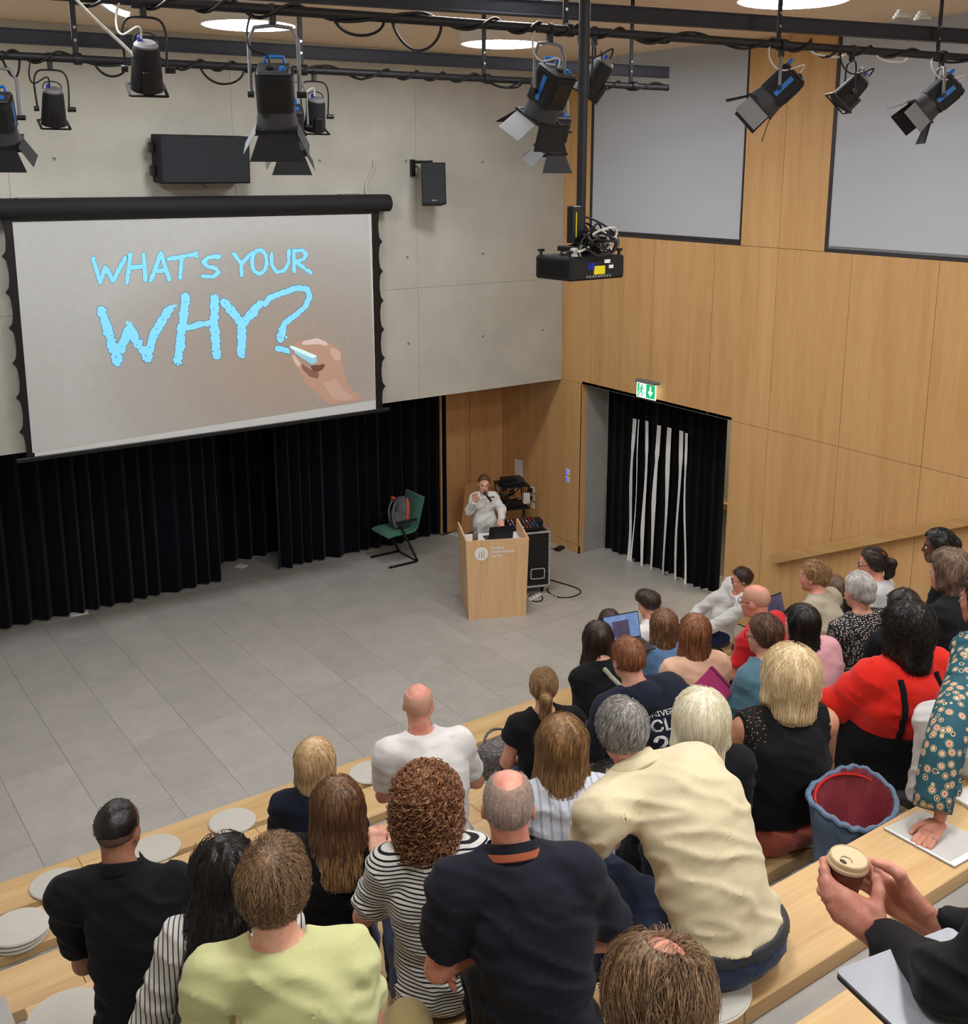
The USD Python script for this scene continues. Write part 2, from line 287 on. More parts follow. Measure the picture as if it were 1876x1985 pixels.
# white tape strips that hang in front of the doorway curtain, pinned near its top
for i, (xa, ya, xb, yb_, w, seed) in enumerate(((1229, 812, 1217, 1090, .075, 1), (1239, 813, 1224, 1092, .022, 2), (1254, 816, 1244, 1100, .06, 3), (1276, 825, 1261, 1106, .075, 4), (1298, 829, 1285, 1112, .08, 5), (1321, 835, 1307, 1124, .075, 6), (1329, 840, 1326, 1135, .05, 7))):
    A, B = at_x(xa, ya, .40), at_x(xb, yb_, .40); r = np.random.default_rng(seed); n = 22; t = np.linspace(0, 1, n)
    c = A[None]*(1-t[:, None])+B[None]*t[:, None]; c[:, 1] += .012*np.sin(5*t+seed)*t; c[:, 0] += .012*np.sin(7*t+2*seed)
    wd = w*(1-.35*np.abs(np.sin(4.5*t+seed))*(t > .2)); tw = .5*np.sin(3*t+seed)*t
    L = c+np.stack([np.sin(tw)*wd/2, np.cos(tw)*wd/2, 0*t], -1); R_ = c-np.stack([np.sin(tw)*wd/2, np.cos(tw)*wd/2, 0*t], -1)
    v = np.vstack([L, R_, L+[.002, 0, 0], R_+[.002, 0, 0]]); f = []
    for k in range(n-1): f += [[k, k+1, n+k+1], [k, n+k+1, n+k], [2*n+k, 3*n+k+1, 2*n+k+1], [2*n+k, 3*n+k, 3*n+k+1]]
    nm = ['leftmost and split at its foot', 'narrowest, second from the left', 'third from the left', 'fourth from the left', 'fifth from the left', 'second from the right, widest', 'rightmost, creased'][i]
    tag(obj('tape_strip', trimesh.Trimesh(v, np.array(f), process=False), 'paper', None, True), f'white paper tape strip hanging on the black doorway curtain, {nm}', 'paper strip', 'white strips on the doorway curtain')
# ================================================================ TRIBUNE
RY = [-4.31, -5.29, -6.25, -7.2, -8.05, -8.85, -9.66, -10.46, -11.26, -12.06]
RZ = [.45, .83, 1.19, 1.66, 2.05, 2.42, 2.85, 3.3, 3.75, 4.2]
TXL, TXR, BT, BD = -8.9, -1.1, .068, .36
tr = sgroup('floor_tribune')
for k in range(9):
    y1 = RY[k+1] if k < 8 else YB
    obj('concrete_step', box((TXL+.02, y1-.05, 0), (TXR-.02, RY[k]-.04, RZ[k]-BT)), 'step_grey', tr)
ordn = ['front', 'second', 'third', 'fourth', 'fifth', 'sixth', 'seventh', 'eighth', 'ninth']
for k in range(9):
    b = thing('tribune_bench', f'long solid oak plank bench, {ordn[k]} row of the tribune from the stage', 'bench', group='oak plank benches of the tribune')
    L = [2.45, 2.1, 2.6, 1.9][k % 4]; x = TXL; e = [.9, 1.9, .4, 1.35, 2.2, .75, 1.6, 2.05, .3][k]; xs = [TXL, TXL+e]
    while xs[-1]+L < TXR-.3: xs.append(xs[-1]+L)
    xs.append(TXR)
    for a, c in zip(xs[:-1], xs[1:]): obj('plank', box((a+.0012, RY[k]-BD, RZ[k]-BT), (c-.0012, RY[k], RZ[k]), .004), 'bench_oak', b)
# stairs on both sides, two steps per row
sl, sr = sgroup('floor_stairs_left'), sgroup('floor_stairs_right')
for grp, xa, xb in ((sl, XL, TXL-.0), (sr, TXR+.0, -.0)):
    z0 = 0
    for k in range(9):
        zt = RZ[k]-BT if k else .383; zp = (RZ[k-1]-BT) if k else 0; ym = (RY[k]+(RY[k-1] if k else RY[0]+.8))/2+.05
        if k: obj('stair_step', box((xa, ym-.5, 0), (xb, ym, (zt+zp)/2)), 'step_grey', grp)
        obj('stair_step', box((xa, (RY[k+1] if k < 8 else YB)-.05, 0), (xb, RY[k]-.02, zt)), 'step_grey', grp)
h0, h1 = np.array([-.075, -4.04, 1.005]), np.array([-.075, -6.385, 2.11]); d = unit(h1-h0); hend = h0+d*7.6
hr = thing('handrail', 'flat oak handrail board rising along the right wall beside the stairs', 'handrail')
obj('rail_board', obox((h0+hend)/2, (np.linalg.norm(hend-h0), .105, .05), d, unit(np.cross([1, 0, 0], d)), [1, 0, 0], .004), 'rail_oak', hr)
for s in np.arange(.35, 7.4, 1.1):
    p = h0+d*s; obj('bracket', cyl(p, p+np.array([.075, 0, -.0]), .012, 8), 'frame_dark', hr)
# seat pads
def pad_mesh(r=.178, h=.022): return lathe([(r-.012, 0), (r-.003, .003), (r, h*.45), (r-.003, h-.004), (r-.014, h), (r*.5, h+.002)], 40)
mat('felt', (206, 203, 193), .95, (190, 187, 176), 260, bump=.3, bscale=500, sheen=.2)
pad0 = thing('seat_pad', 'round felt seat pad on the front bench, left of the man in the white T-shirt', 'seat cushion', group='round felt seat pads')
obj('pad', pad_mesh(), 'felt', pad0); obj('piping', trimesh.creation.torus(.1765, .004, major_sections=40, minor_sections=6).apply_translation((0, 0, .011)), 'off_white', pad0)
def pad(px, py, k, label, dz=0, dy=None):
    p = at_z(px, py, RZ[k]+.02); y = RY[k]-.19 if dy is None else p[1]
    loc = (p[0], y-(.07 if k == 0 else .03 if k == 1 else 0), RZ[k]+.001+dz)
    return loc, label
L0, _ = pad(727, 1503, 0, ''); xf(pad0, L0, np.eye(3))
for px, py, k, lab, dz in ((125, 1742, 0, 'round felt seat pad at the far left of the front bench', 0), (315, 1662, 0, 'round felt seat pad on the front bench right of the black-polo man', 0), (468, 1612, 0, 'round felt seat pad on the front bench above the black-haired woman', 0),
        (43, 1832, 1, 'bottom pad of the stack of three felt seat pads at the left edge', 0), (43, 1832, 1, 'middle pad of the stack of three felt seat pads at the left edge', .0245), (47, 1832, 1, 'topmost of the stack of three felt seat pads at the left edge', .049),
        (135, 1975, 3, 'felt seat pad at the bottom left beside the black-polo man', 0)):
    l, _ = pad(px, py, k, lab, dz); dup(pad0, lab, l, rotz=dz*30)
# ================================================================ FRONT WALL: screen, speakers
scr = thing('projection_screen', 'large motorised projection screen in black case showing the slide WHAT\'S YOUR WHY?', 'projection screen')
SY = -.12
mat('screen_cloth', (196, 198, 196), .85, emit=.12)
obj('case', cat([tube([(-7.6, SY, 5.01), (-2.84, SY, 5.01)], .1, 28), box((-7.6, SY+.0, 5.09), (-2.84, SY+.1, 5.115))]), 'black_matte', scr)
obj('cloth', box((-7.145, SY-.003, 2.47), (-3.085, SY, 4.92)), 'screen_cloth', scr)
def border(x0, x1, s):   # black masking with tension bumps along its outer edge
    zs = np.linspace(2.42, 4.95, 160); bump = sum(.028*np.exp(-((zs-z)/.028)**2) for z in np.arange(2.75, 4.9, .36))
    cat_ = -.022*np.abs(np.sin((zs-2.75)*PI/.36))+.02
    pts = [(x0, z) for z in zs]+[(x1+s*(b+c), z) for z, b, c in zip(zs[::-1], bump[::-1], cat_[::-1])]
    return prism(Polygon(pts).buffer(0), .004, np.array([[1, 0, 0], [0, 0, -1], [0, 1, 0]]).astype(float), (0, SY+.001, 0))
obj('masking', border(-7.145, -7.225, -1), 'black', scr); obj('masking', border(-3.085, -2.99, 1), 'black', scr)
obj('masking', box((-7.2, SY-.004, 4.885), (-3.05, SY, 4.93)), 'dark_grey', scr); 
obj('bottom_bar', cat([box((-7.33, SY-.025, 2.425), (-2.9, SY+.02, 2.47), .008)]), 'black', scr)
for x in (-6.95, -3.35): obj('mount', box((x-.12, SY, 5.1), (x+.12, 0, 5.125), .004), 'silver', scr)
# the slide: a grey-brown blackboard picture
def mat_slide():
    nodes = {'g': ('geometry', {}), 's': ('separate_xyz', {}), 'a': ('math', {'math_type': 'add', 'value2': 4.3}), 'b': ('math', {'math_type': 'add', 'value2': -3.15}), 'a2': ('math', {'math_type': 'multiply', 'value2': .42}), 'b2': ('math', {'math_type': 'multiply', 'value2': .62}),
             'c': ('combine_xyz', {}), 'l': ('vector_math', {'math_type': 'length'}), 'r': ('rgb_ramp', {'ramp': [(0., lin((170, 152, 136))), (.42, lin((166, 157, 148))), (.8, lin((172, 170, 166))), (1., lin((182, 184, 182)))]}),
             'n': ('noise_texture', {'scale': 14., 'detail': 5.}), 'rr': ('rgb_ramp', {'ramp': [(.35, (.96, .95, .93)), (.7, (1.03, 1.03, 1.02))]}), 'x': ('mix', {'mix_type': 'multiply', 'fac': .6}), 'p': ('principled_bsdf', {'roughness': .85, 'emission_strength': .12})}
    M['slide'] = usdkit.material(stage, '/World/Looks/slide', nodes, [('g.position', 's.vector'), ('s.x', 'a.value1'), ('s.z', 'b.value1'), ('a.value', 'a2.value1'), ('b.value', 'b2.value1'), ('a2.value', 'c.x'), ('b2.value', 'c.y'), ('c.vector', 'l.vector1'), ('l.value', 'r.fac'), ('g.position', 'n.vector'), ('n.fac', 'rr.fac'), ('r.color', 'x.color1'), ('rr.color', 'x.color2'), ('x.color', 'p.base_color'), ('x.color', 'p.emission_color')], 'p.BSDF')
mat_slide()
SF = np.array([[1, 0, 0], [0, 0, -1], [0, 1, 0]], float)    # plane of the screen: x, z; normal to the room
def S3(px, py): p = at_y(px, py, SY-.005); return (p[0], p[2])
sl_poly = Polygon([S3(24, 431), S3(714, 416), S3(728, 775), S3(63, 878)])
obj('slide', prism(sl_poly, .002, SF, (0, SY-.003, 0)), 'slide', scr)
mat('chalk_cyan', (125, 205, 240), .8, emit=.42); mat('chalk_edge', (70, 110, 135), .8, emit=.05)
def chalk(lines, w, seed):   # rough chalk strokes given in the plane of the screen
    r = np.random.default_rng(seed); out = []
    for L in lines:
        g = LineString(L).buffer(w/2, quad_segs=4); L_ = g.exterior.length; n = max(24, int(L_/(.022)))
        pts = []
        for k in range(n):
            p = g.exterior.interpolate(k/n*L_); c = LineString(L).interpolate(LineString(L).project(p)); d = np.array([p.x-c.x, p.y-c.y]); pts.append(np.array([c.x, c.y])+d*(1+r.normal(0, .13)-(.28 if r.random() < .1 else 0)))
        out.append(Polygon(pts).buffer(0))
    u = unary_union(out)
    for _ in range(len(lines)*4):   # specks left blank
        L = lines[r.integers(len(lines))]; q = LineString(L).interpolate(r.random(), normalized=True); u = u.difference(Point(q.x+r.normal(0, w*.22), q.y+r.normal(0, w*.22)).buffer(w*.06, quad_segs=2))
    return u
Z3 = lambda L: [S3(x/1.9957, 380+y/1.9957) for x, y in L]
small = [[(360, 242), (387, 333)], [(387, 333), (408, 276)], [(408, 276), (437, 327)], [(437, 327), (483, 240)], [(505, 224), (490, 335)], [(555, 226), (563, 326)], [(499, 278), (560, 272)], [(622, 220), (583, 328)], [(622, 220), (654, 323)], [(597, 292), (645, 286)],
         [(652, 244), (758, 226)], [(703, 240), (696, 318)], [(757, 220), (760, 236)], [(850, 233), (808, 237), (786, 256), (800, 272), (836, 280), (846, 296), (826, 312), (782, 310)], [(905, 224), (933, 262)], [(974, 220), (933, 262), (935, 307)],
         [(1003+29*math.sin(a), 255-46*math.cos(a)) for a in np.linspace(0, PI, 10)], [(1003+29*math.sin(a), 255-46*math.cos(a)) for a in np.linspace(PI, 2*PI, 10)], [(1050, 222), (1051, 268), (1070, 295), (1100, 288), (1116, 255), (1118, 211)], [(1136, 212), (1138, 292)], [(1136, 212), (1172, 210), (1184, 228), (1172, 246), (1142, 254), (1202, 297)]]
big = [[(392, 442), (425, 545), (452, 640)], [(452, 640), (470, 580), (502, 516)], [(502, 516), (540, 580), (570, 628)], [(570, 628), (595, 530), (655, 440)], [(718, 392), (702, 520), (688, 642)], [(830, 396), (828, 500), (838, 616)], [(868, 412), (936, 496)], [(1005, 418), (936, 496), (932, 608)], [(1085, 552), (1092, 520)]]
thin = [[(718, 510), (770, 498), (828, 488)], [(1027, 418), (1040, 396), (1090, 375), (1150, 354), (1188, 362), (1198, 390), (1180, 430), (1140, 462), (1100, 492), (1088, 530)], [(1072, 590), (1112, 598)]]
dash = [[(666, 428), (680, 424)], [(492, 488), (497, 500)], [(505, 492), (507, 498)], [(1106, 546), (1107, 547)]]
ZF = lambda P, d: prism(P, d, SF, (0, SY-.0055, 0))
us = chalk([Z3(L) for L in small], .047, 1); ub = chalk([Z3(L) for L in big], .102, 2); ut = chalk([Z3(L) for L in thin], .068, 3); ud = chalk([Z3(L) for L in dash], .03, 4)
obj('lettering_edge', prism(unary_union([us.buffer(.004), ub.buffer(.005), ut.buffer(.005)]), .0015, SF, (0, SY-.0045, 0)), 'chalk_edge', scr)
tag(obj('lettering', ZF(us, .002), 'chalk_cyan', scr), 'pale blue chalk words WHAT\'S YOUR on the slide'); tag(obj('lettering', ZF(unary_union([ub, ut, ud]), .002), 'chalk_cyan', scr), 'pale blue chalk word WHY? on the slide')
Z8 = lambda L: [S3(400+x/3.202, 340+y/3.202) for x, y in L]
for nm, c, em, dep, L in (('hand_tone', (196, 158, 138), .1, .0005, [(540, 1042), (560, 1033), (600, 1026), (650, 1016), (690, 1008), (745, 1032), (800, 1062), (832, 1090), (838, 1125), (845, 1180), (856, 1240), (875, 1300), (910, 1334), (945, 1352), (972, 1395), (870, 1410), (760, 1422), (715, 1385), (670, 1340), (620, 1290), (585, 1235), (552, 1185), (526, 1138), (528, 1116), (545, 1110), (575, 1150), (620, 1190), (680, 1212), (700, 1190), (640, 1110), (570, 1072)]),
        ('hand_shade', (150, 105, 88), .06, .001, [(575, 1150), (620, 1190), (668, 1214), (700, 1230), (690, 1262), (640, 1248), (600, 1208)]), ('hand_shade', (120, 84, 72), .04, .0014, [(640, 1180), (690, 1178), (742, 1168), (720, 1205), (690, 1222), (660, 1212)]), ('hand_light', (226, 205, 196), .14, .001, [(600, 1028), (690, 1010), (742, 1034), (760, 1062), (700, 1048), (640, 1050), (590, 1052)]),
        ('hand_light', (214, 182, 166), .12, .001, [(770, 1065), (828, 1092), (834, 1140), (800, 1150), (770, 1110)]), ('hand_light', (222, 196, 182), .12, .0012, [(530, 1118), (545, 1114), (585, 1168), (580, 1192), (552, 1170)]), ('hand_light', (206, 172, 156), .1, .0012, [(720, 1290), (800, 1260), (850, 1330), (920, 1385), (850, 1400), (780, 1380)])):
    k = nm+str(c[0])
    if k not in M: mat(k, c, .85, emit=em)
    obj(nm, prism(Polygon(Z8(L)).buffer(.015).buffer(-.03).buffer(.015), .0006, SF, (0, SY-.0055-dep, 0)), M[k], scr)
mat('chalk_stick', (206, 238, 240), .8, emit=.35); mat('chalk_side', (150, 205, 225), .8, emit=.25)
obj('chalk_stick', prism(Polygon(Z8([(515, 1056), (548, 1062), (685, 1120), (660, 1135), (545, 1085), (525, 1075)])), .0006, SF, (0, SY-.0078, 0)), 'chalk_stick', scr)
obj('chalk_stick', prism(Polygon(Z8([(545, 1085), (660, 1135), (685, 1120), (685, 1160), (655, 1174), (548, 1104)])), .0006, SF, (0, SY-.0078, 0)), 'chalk_side', scr)
# loudspeakers
mat('grille', (33, 37, 44), .7, (27, 30, 36), 160, bump=.3, bscale=700)
ls = thing('loudspeaker', 'wide black loudspeaker cabinet mounted on the concrete wall above the screen', 'loudspeaker', (-5.19, 0, 5.51))
obj('cabinet', obox((0, -.2, 0), (1.0, .26, .5), [1, 0, 0], unit([0, 1, .06]), unit([0, -.06, 1]), .012), 'black_matte', ls)
obj('grille', obox((0, -.333, -.006), (.965, .012, .478), [1, 0, 0], unit([0, 1, .06]), unit([0, -.06, 1]), .006), 'grille', ls)
for z in (.12, -.12): obj('side_handle', box((-.545, -.2, z-.055), (-.5, -.1, z+.055), .012), 'black', ls)
obj('bracket', box((-.3, -.1, -.12), (.3, -.003, .12)), 'black', ls); obj('hook', tube(spline([(-.05, -.3, -.25), (0, -.3, -.29), (.05, -.3, -.25)], 8), .008, 6), 'black', ls)
l2 = thing('loudspeaker', 'small upright black loudspeaker on a swivel bracket, right of the screen', 'loudspeaker', (-2.33, 0, 5.23))
ax, ay, az = rotm(-.42, -.12).T[0], rotm(-.42, -.12)[:, 1], rotm(-.42, -.12)[:, 2]; ax = rotm(-.42, -.12)[:, 0]
cf = Polygon([(-.15, -.14), (.15, -.14), (.115, .12), (-.115, .12)])
obj('cabinet', moved(prism(cf, .5), np.array((0.03, -.26, 0))-az*.25, rotm(-.42, -.12)), 'black_matte', l2)
obj('grille', obox(np.array((.03, -.26, -.0))-ay*.142, (.28, .012, .48), ax, ay, az, .004), 'grille', l2)
obj('badge', obox(np.array((.03, -.26, 0))-ay*.15-az*.205, (.06, .004, .014), ax, ay, az), 'mid_grey', l2)
obj('bracket', cat([box((-.13, -.05, .1), (-.08, 0, .3)), cyl((-.1, -.05, .27), (.05, -.24, .27), .018, 8), cyl((.03, -.24, .2), (.03, -.24, .29), .015, 8)]), 'black', l2)
tag(obj('wall_cable', tube(spline([(-2.985, -.015, 5.53), (-3.02, -.02, 5.35), (-3.1, -.03, 5.2), (-3.09, -.06, 5.12)], 16), .008, 6), 'cable_white'), 'thin grey cable from a wall hole down to the screen case', 'cable')
# ================================================================ CEILING LAMPS
mat('lamp_body', (240, 238, 232), .5)
lamp0 = thing('ceiling_lamp', 'round white drum ceiling lamp, left of the two above the stage', 'ceiling lamp', (-5.44, -2.21, CEIL), group='round drum ceiling lamps')
obj('drum', lathe([(.41, -.16), (.42, -.16), (.42, 0), (.40, 0)], 56), 'lamp_body', lamp0); obj('diffuser', lathe([(.395, -.166), (.398, -.158), (.398, -.15)], 56), 'lamp_glow', lamp0)
for x, y, lab in ((-2.77, -2.38, 'round white drum ceiling lamp, the one nearer the corner of the room'), (-2.71, -6.09, 'round white drum ceiling lamp cut by the top edge of the picture'),
        (-8.15, -2.2, 'round white drum ceiling lamp beyond the top left corner'), (-5.44, -6.09, 'round white drum ceiling lamp over the middle of the benches'), (-8.15, -6.09, 'round white drum ceiling lamp over the left benches'), (-2.71, -9.95, 'round drum lamp over the upper right benches'), (-5.44, -9.95, 'round drum lamp over the upper middle benches'), (-8.15, -9.95, 'round drum lamp beside the photographer'), (-2.71, -13.4, 'round drum lamp at the rear right'), (-5.44, -13.4, 'round drum lamp at the rear middle'), (-8.15, -13.4, 'round drum lamp at the rear left')):
    dup(lamp0, lab, (x, y, CEIL))
# ================================================================ LECTERN
FL, FR = np.array([-2.626, -1.515]), np.array([-1.976, -1.816]); lx = (FR-FL)/np.linalg.norm(FR-FL); ly = np.array([-lx[1], lx[0]]); LA = math.atan2(lx[1], lx[0]); LC = (FL+FR)/2
lec = thing('lectern', 'oak lectern with white round school emblem standing on the stage floor', 'lectern', (LC[0], LC[1], 0), LA)
WB, WT, DB, DT, LH = .358, .392, .575, .68, 1.02
def slab(c8): return trimesh.convex.convex_hull(np.array(c8, float))
t_ = .022
obj('front_panel', slab([(-WB, 0, 0), (WB, 0, 0), (-WB, t_, 0), (WB, t_, 0), (-WT, -.0, LH), (WT, -.0, LH), (-WT, t_, LH), (WT, t_, LH)]), 'lectern_oak', lec, False)
for s in (-1, 1): obj('side_panel', slab([(s*WB, t_, 0), (s*(WB-t_), t_, 0), (s*WB, DB, 0), (s*(WB-t_), DB, 0), (s*WT, t_, LH), (s*(WT-t_), t_, LH), (s*WT, DT, LH+.03), (s*(WT-t_), DT, LH+.03)]), 'lectern_oak', lec, False)
DZ = LH-.13
tag(obj('desk_top', box((-.36, t_+.002, DZ-.02), (.36, DT-.03, DZ), .002), 'white', lec), 'white desk board inset between the side panels')
obj('shelf', box((-.34, .1, .45), (.34, DB-.03, .47)), 'lectern_oak', lec)
mat('emblem_white', (236, 237, 238), .6)
LF = np.array([[1, 0, 0], [0, 0, -1], [0, 1, 0]], float)
em = Point(0, 0).buffer(.084, quad_segs=16)
tag(obj('emblem', prism(em, .004, LF, (-.2, -.001, .85)), 'emblem_white', lec), 'white disc with three slim dark strokes')
bars = unary_union([LineString([(-.027, -.05), (-.027, .012)]).buffer(.0065, cap_style=2), LineString([(0, -.05), (0, .03)]).buffer(.0065, cap_style=2), LineString([(.028, -.05), (.028, .05)]).buffer(.0065, cap_style=2), Point(-.027, .028).buffer(.0065), Point(0, .046).buffer(.0065)])
obj('emblem_mark', prism(bars, .002, LF, (-.2, -.005, .85)), 'lectern_oak', lec)
for i, (tx_, zz) in enumerate((('Institut', .912), ('International', .863), ('Lancy', .814))):
    tm = meshkit.text_mesh(tx_, .034, .003, bold=True); w_ = tm.bounds[1, 0];
    obj('lettering', moved(tm, (-.075, -.0005, zz-.012), LF), 'emblem_white', lec, False)
# things on the lectern (placed in lectern coordinates)
def onlec(x, y, z=DZ): p = LC+lx*x+ly*y; return (p[0], p[1], z+.001)
lp = thing('laptop', 'open black laptop on the lectern seen from behind its lid', 'laptop', onlec(.09, .33), LA+.12)
obj('base', box((-.16, -.02, 0), (.16, .2, .016), .003), 'dark_grey', lp); obj('screen_lid', obox((0, -.055, .115), (.32, .008, .215), [1, 0, 0], unit([0, 1, .32]), unit([0, -.32, 1]), .003), 'black', lp)
bt = thing('water_bottle', 'brushed steel drinking bottle on the left of the lectern', 'bottle', onlec(-.25, .16))
obj('body', lathe([(.03, 0), (.034, .004), (.034, .17), (.022, .2), (.022, .21)], 24), 'silver', bt); obj('cap', lathe([(.024, .208), (.025, .212), (.025, .25), (.02, .256)], 24), 'mid_grey', bt)
gl = thing('green_pouch', 'lime green and black folded fabric lying behind the lectern laptop', 'pouch', onlec(-.1, .15))
s_ = trimesh.creation.icosphere(3, 1.); n_ = meshkit.fbm(np.array(s_.vertices)*2.3, 3, 5)[:, None]; s_.vertices *= (.75+.5*n_)*np.array([.12, .055, .03]); s_.apply_translation((0, 0, .026)); obj('fabric', s_, 'green_lime', gl, True)
s_ = trimesh.creation.icosphere(3, 1.); s_.vertices *= np.array([.13, .06, .018]); s_.apply_translation((.03, -.03, .018)); obj('strap', s_, 'black_matte', gl, True)
cn = thing('small_can', 'small red and white tin on the lectern edge by the steel bottle', 'tin', onlec(-.19, .075)); obj('body', lathe([(.022, 0), (.025, .003), (.025, .05), (.022, .053)], 20), 'red', cn); obj('lid', lathe([(.02, .053), (.021, .057), (.015, .058)], 20), 'white', cn)
for i, (x, y, w, h, r, m, lab) in enumerate(((.07, .13, .1, .14, .1, 'paper', 'white folded note on the lectern in front of the laptop'), (.17, .13, .11, .13, -.25, 'mid_grey', 'grey-blue card leaning on the lectern beside the white note'), (.27, .12, .1, .12, .1, 'dark_grey', 'dark phone lying at the right side of the lectern'))):
    tag(obj('note', moved(box((-w/2, -h/2, 0), (w/2, h/2, .006), .002), onlec(x, y, DZ+.0), rotm(LA+r)), m), lab, 'phone' if i == 2 else 'paper')
tag(obj('paper_sheet', moved(box((-.12, -.1, 0), (.12, .1, .003)), onlec(.2, .5), rotm(LA+.1)), 'paper'), 'white paper sheet at the back of the lectern under the speaker\'s hand', 'paper')
# ================================================================ EQUIPMENT BEHIND THE LECTERN
CA = at_z(1064, 1150, 0)[:2]; ca = math.radians(-19); cxv = np.array([math.cos(ca), math.sin(ca)]); cyv = np.array([-cxv[1], cxv[0]])
fc = thing('flight_case', 'black wheeled flight case with aluminium edges beside the lectern', 'flight case', (*(CA-cxv*.29+cyv*.27), 0), ca)
W_, D_, Z0, Z1 = .58, .52, .1, .86
obj('body', box((-W_/2+.008, -D_/2+.008, Z0+.008), (W_/2-.008, D_/2-.008, Z1-.03)), 'black_matte', fc)
ed = []
for x in (-W_/2, W_/2):
    for y in (-D_/2, D_/2): ed.append(box((x-.014, y-.014, Z0), (x+.014, y+.014, Z1), .004))
for z in (Z0, Z1-.025):
    for y in (-D_/2, D_/2): ed.append(box((-W_/2, y-.013, z), (W_/2, y+.013, z+.026), .004))
    for x in (-W_/2, W_/2): ed.append(box((x-.013, -D_/2, z), (x+.013, D_/2, z+.026), .004))
for e in ed: obj('edge_profile', e, 'alu', fc)
for x in (-W_/2, W_/2):
    for y in (-D_/2, D_/2):
        for z in (Z0+.02, Z1-.02): obj('corner_ball', trimesh.creation.icosphere(2, .022).apply_translation((x, y, z)), 'silver', fc)
        
for x in (-.22, .22):
    for y in (-.18, .18):
        c = obj('castor', cat([moved(lathe([(.035, -.012), (.045, -.008), (.045, .008), (.035, .012)], 20), (x, y, .045), rotm(0, 0, PI/2)), box((x-.02, y-.02, .05), (x+.02, y+.02, .1))]), 'black', fc)
obj('cable_port', cat([moved(prism(rpoly(.2, .15, .03).difference(rpoly(.17, .12, .02)), .006, LF), (.13, -D_/2-.008, .29))]), 'alu', fc)
obj('rack_screw', cat([trimesh.creation.icosphere(1, .006).apply_translation((.24, -D_/2+.004, z)) for z in np.linspace(.2, .75, 6)]), 'silver', fc)
mx = thing('mixing_desk', 'small audio mixing desk with coloured knobs on top of the flight case', 'mixer', (*(CA-cxv*.3+cyv*.2), Z1+.002), ca)
obj('panel', slab([(-.2, -.15, 0), (.2, -.15, 0), (-.2, .17, 0), (.2, .17, 0), (-.2, -.15, .03), (.2, -.15, .03), (-.2, .17, .08), (.2, .17, .08)]), 'black', mx)
r_ = np.random.default_rng(3)
for i in range(8):
    for j in range(5):
        x, y = -.17+.048*i, -.1+.055*j; z = .03+(y+.15)/.32*.05
        obj('knob', lathe([(.009, 0), (.008, .016), (.006, .017)], 8).apply_translation((x, y, z)), ['white', 'red', 'orange', 'blue', 'mid_grey'][r_.integers(5)], mx)
rc = thing('recorder', 'black audio receiver box beside the mixing desk on the flight case', 'receiver', (*(CA-cxv*.1+cyv*.34), Z1+.002), ca); obj('body', box((-.1, -.08, 0), (.1, .08, .06), .006), 'black', rc); obj('display', box((-.06, -.083, .015), (.0, -.08, .045)), 'blue', rc)
ms = thing('microphone_stand', 'black boom microphone stand reaching over the lectern to the speaker', 'microphone stand', (-1.5, -.62, 0))
micp = np.array([-2.07, -1.06, 1.425])-np.array([-1.5, -.62, 0]); top = np.array([-.02, -.05, 1.22])
obj('pole', cyl((0, 0, .02), top, .011, 10), 'black', ms); obj('boom', cyl(top+(top-micp)*.35, micp+np.array([.06, .02, -.08]), .008, 8), 'black', ms)
obj('base', cat([cyl((0, 0, .03), (.28*math.cos(a), .28*math.sin(a), .012), .01, 8) for a in (.5, 2.6, 4.7)]), 'black', ms); obj('clutch', trimesh.creation.icosphere(2, .025).apply_translation(top), 'black', ms)
mk = thing('microphone', 'black handheld microphone clipped to the boom in front of the speaker\'s chin', 'microphone', (-2.07, -1.06, 1.425))
dirm = unit((.62, .1, -.75)); obj('body', cyl(dirm*.02, dirm*.17, .014, 12), 'black', mk); obj('head', trimesh.creation.icosphere(2, .026).apply_translation((0, 0, 0)), 'dark_grey', mk); obj('ring', cyl(dirm*.035, dirm*.048, .018, 12), 'silver', mk)
# folding stand with black equipment, wooden board, outlets
fs = thing('folding_stand', 'black folding stand heaped with cables and adapters in the recess corner', 'stand', (-.42, .62, 0), -.3)
for s in (-1, 1):
    obj('leg', cyl((s*.2, -.22, .01), (s*.2, .2, .86), .011, 8), 'black', fs); obj('leg', cyl((s*.2, .22, .01), (s*.2, -.2, .86), .011, 8), 'black', fs)
obj('shelf', box((-.22, -.2, .52), (.22, .2, .54)), 'black', fs); obj('shelf', box((-.22, -.2, .86), (.22, .2, .88)), 'black', fs)
for i, (x, y, z, a, b, c) in enumerate(((-.08, -.05, .88, .2, .22, .05), (.1, .05, .88, .16, .2, .07), (0, 0, .54, .26, .22, .06), (-.05, 0, .93, .22, .16, .04))): obj('device', box((x-a/2, y-b/2, z), (x+a/2, y+b/2, z+c), .005), 'black' if i != 1 else 'dark_grey', fs)
obj('adapter', box((.12, -.21, .6), (.22, -.14, .76), .008), 'off_white', fs)
for i in range(7):
    a = r_.uniform(-.2, .2, (5, 3))*[1, .9, 1]+[0, -.05, .72]; obj('cable', tube(spline(a, 20), .006, 5), 'cable_black', fs)
wbd = tag(obj('leaning_board', obox((-.74, 1.1, .46), (.56, .02, .84), unit([1, .25, 0]), unit([-.25, 1, .18]), unit([.0, -.18, 1]), .003), 'plain_oak'), 'bare wooden board leaning in the recess behind the speaker', 'board')
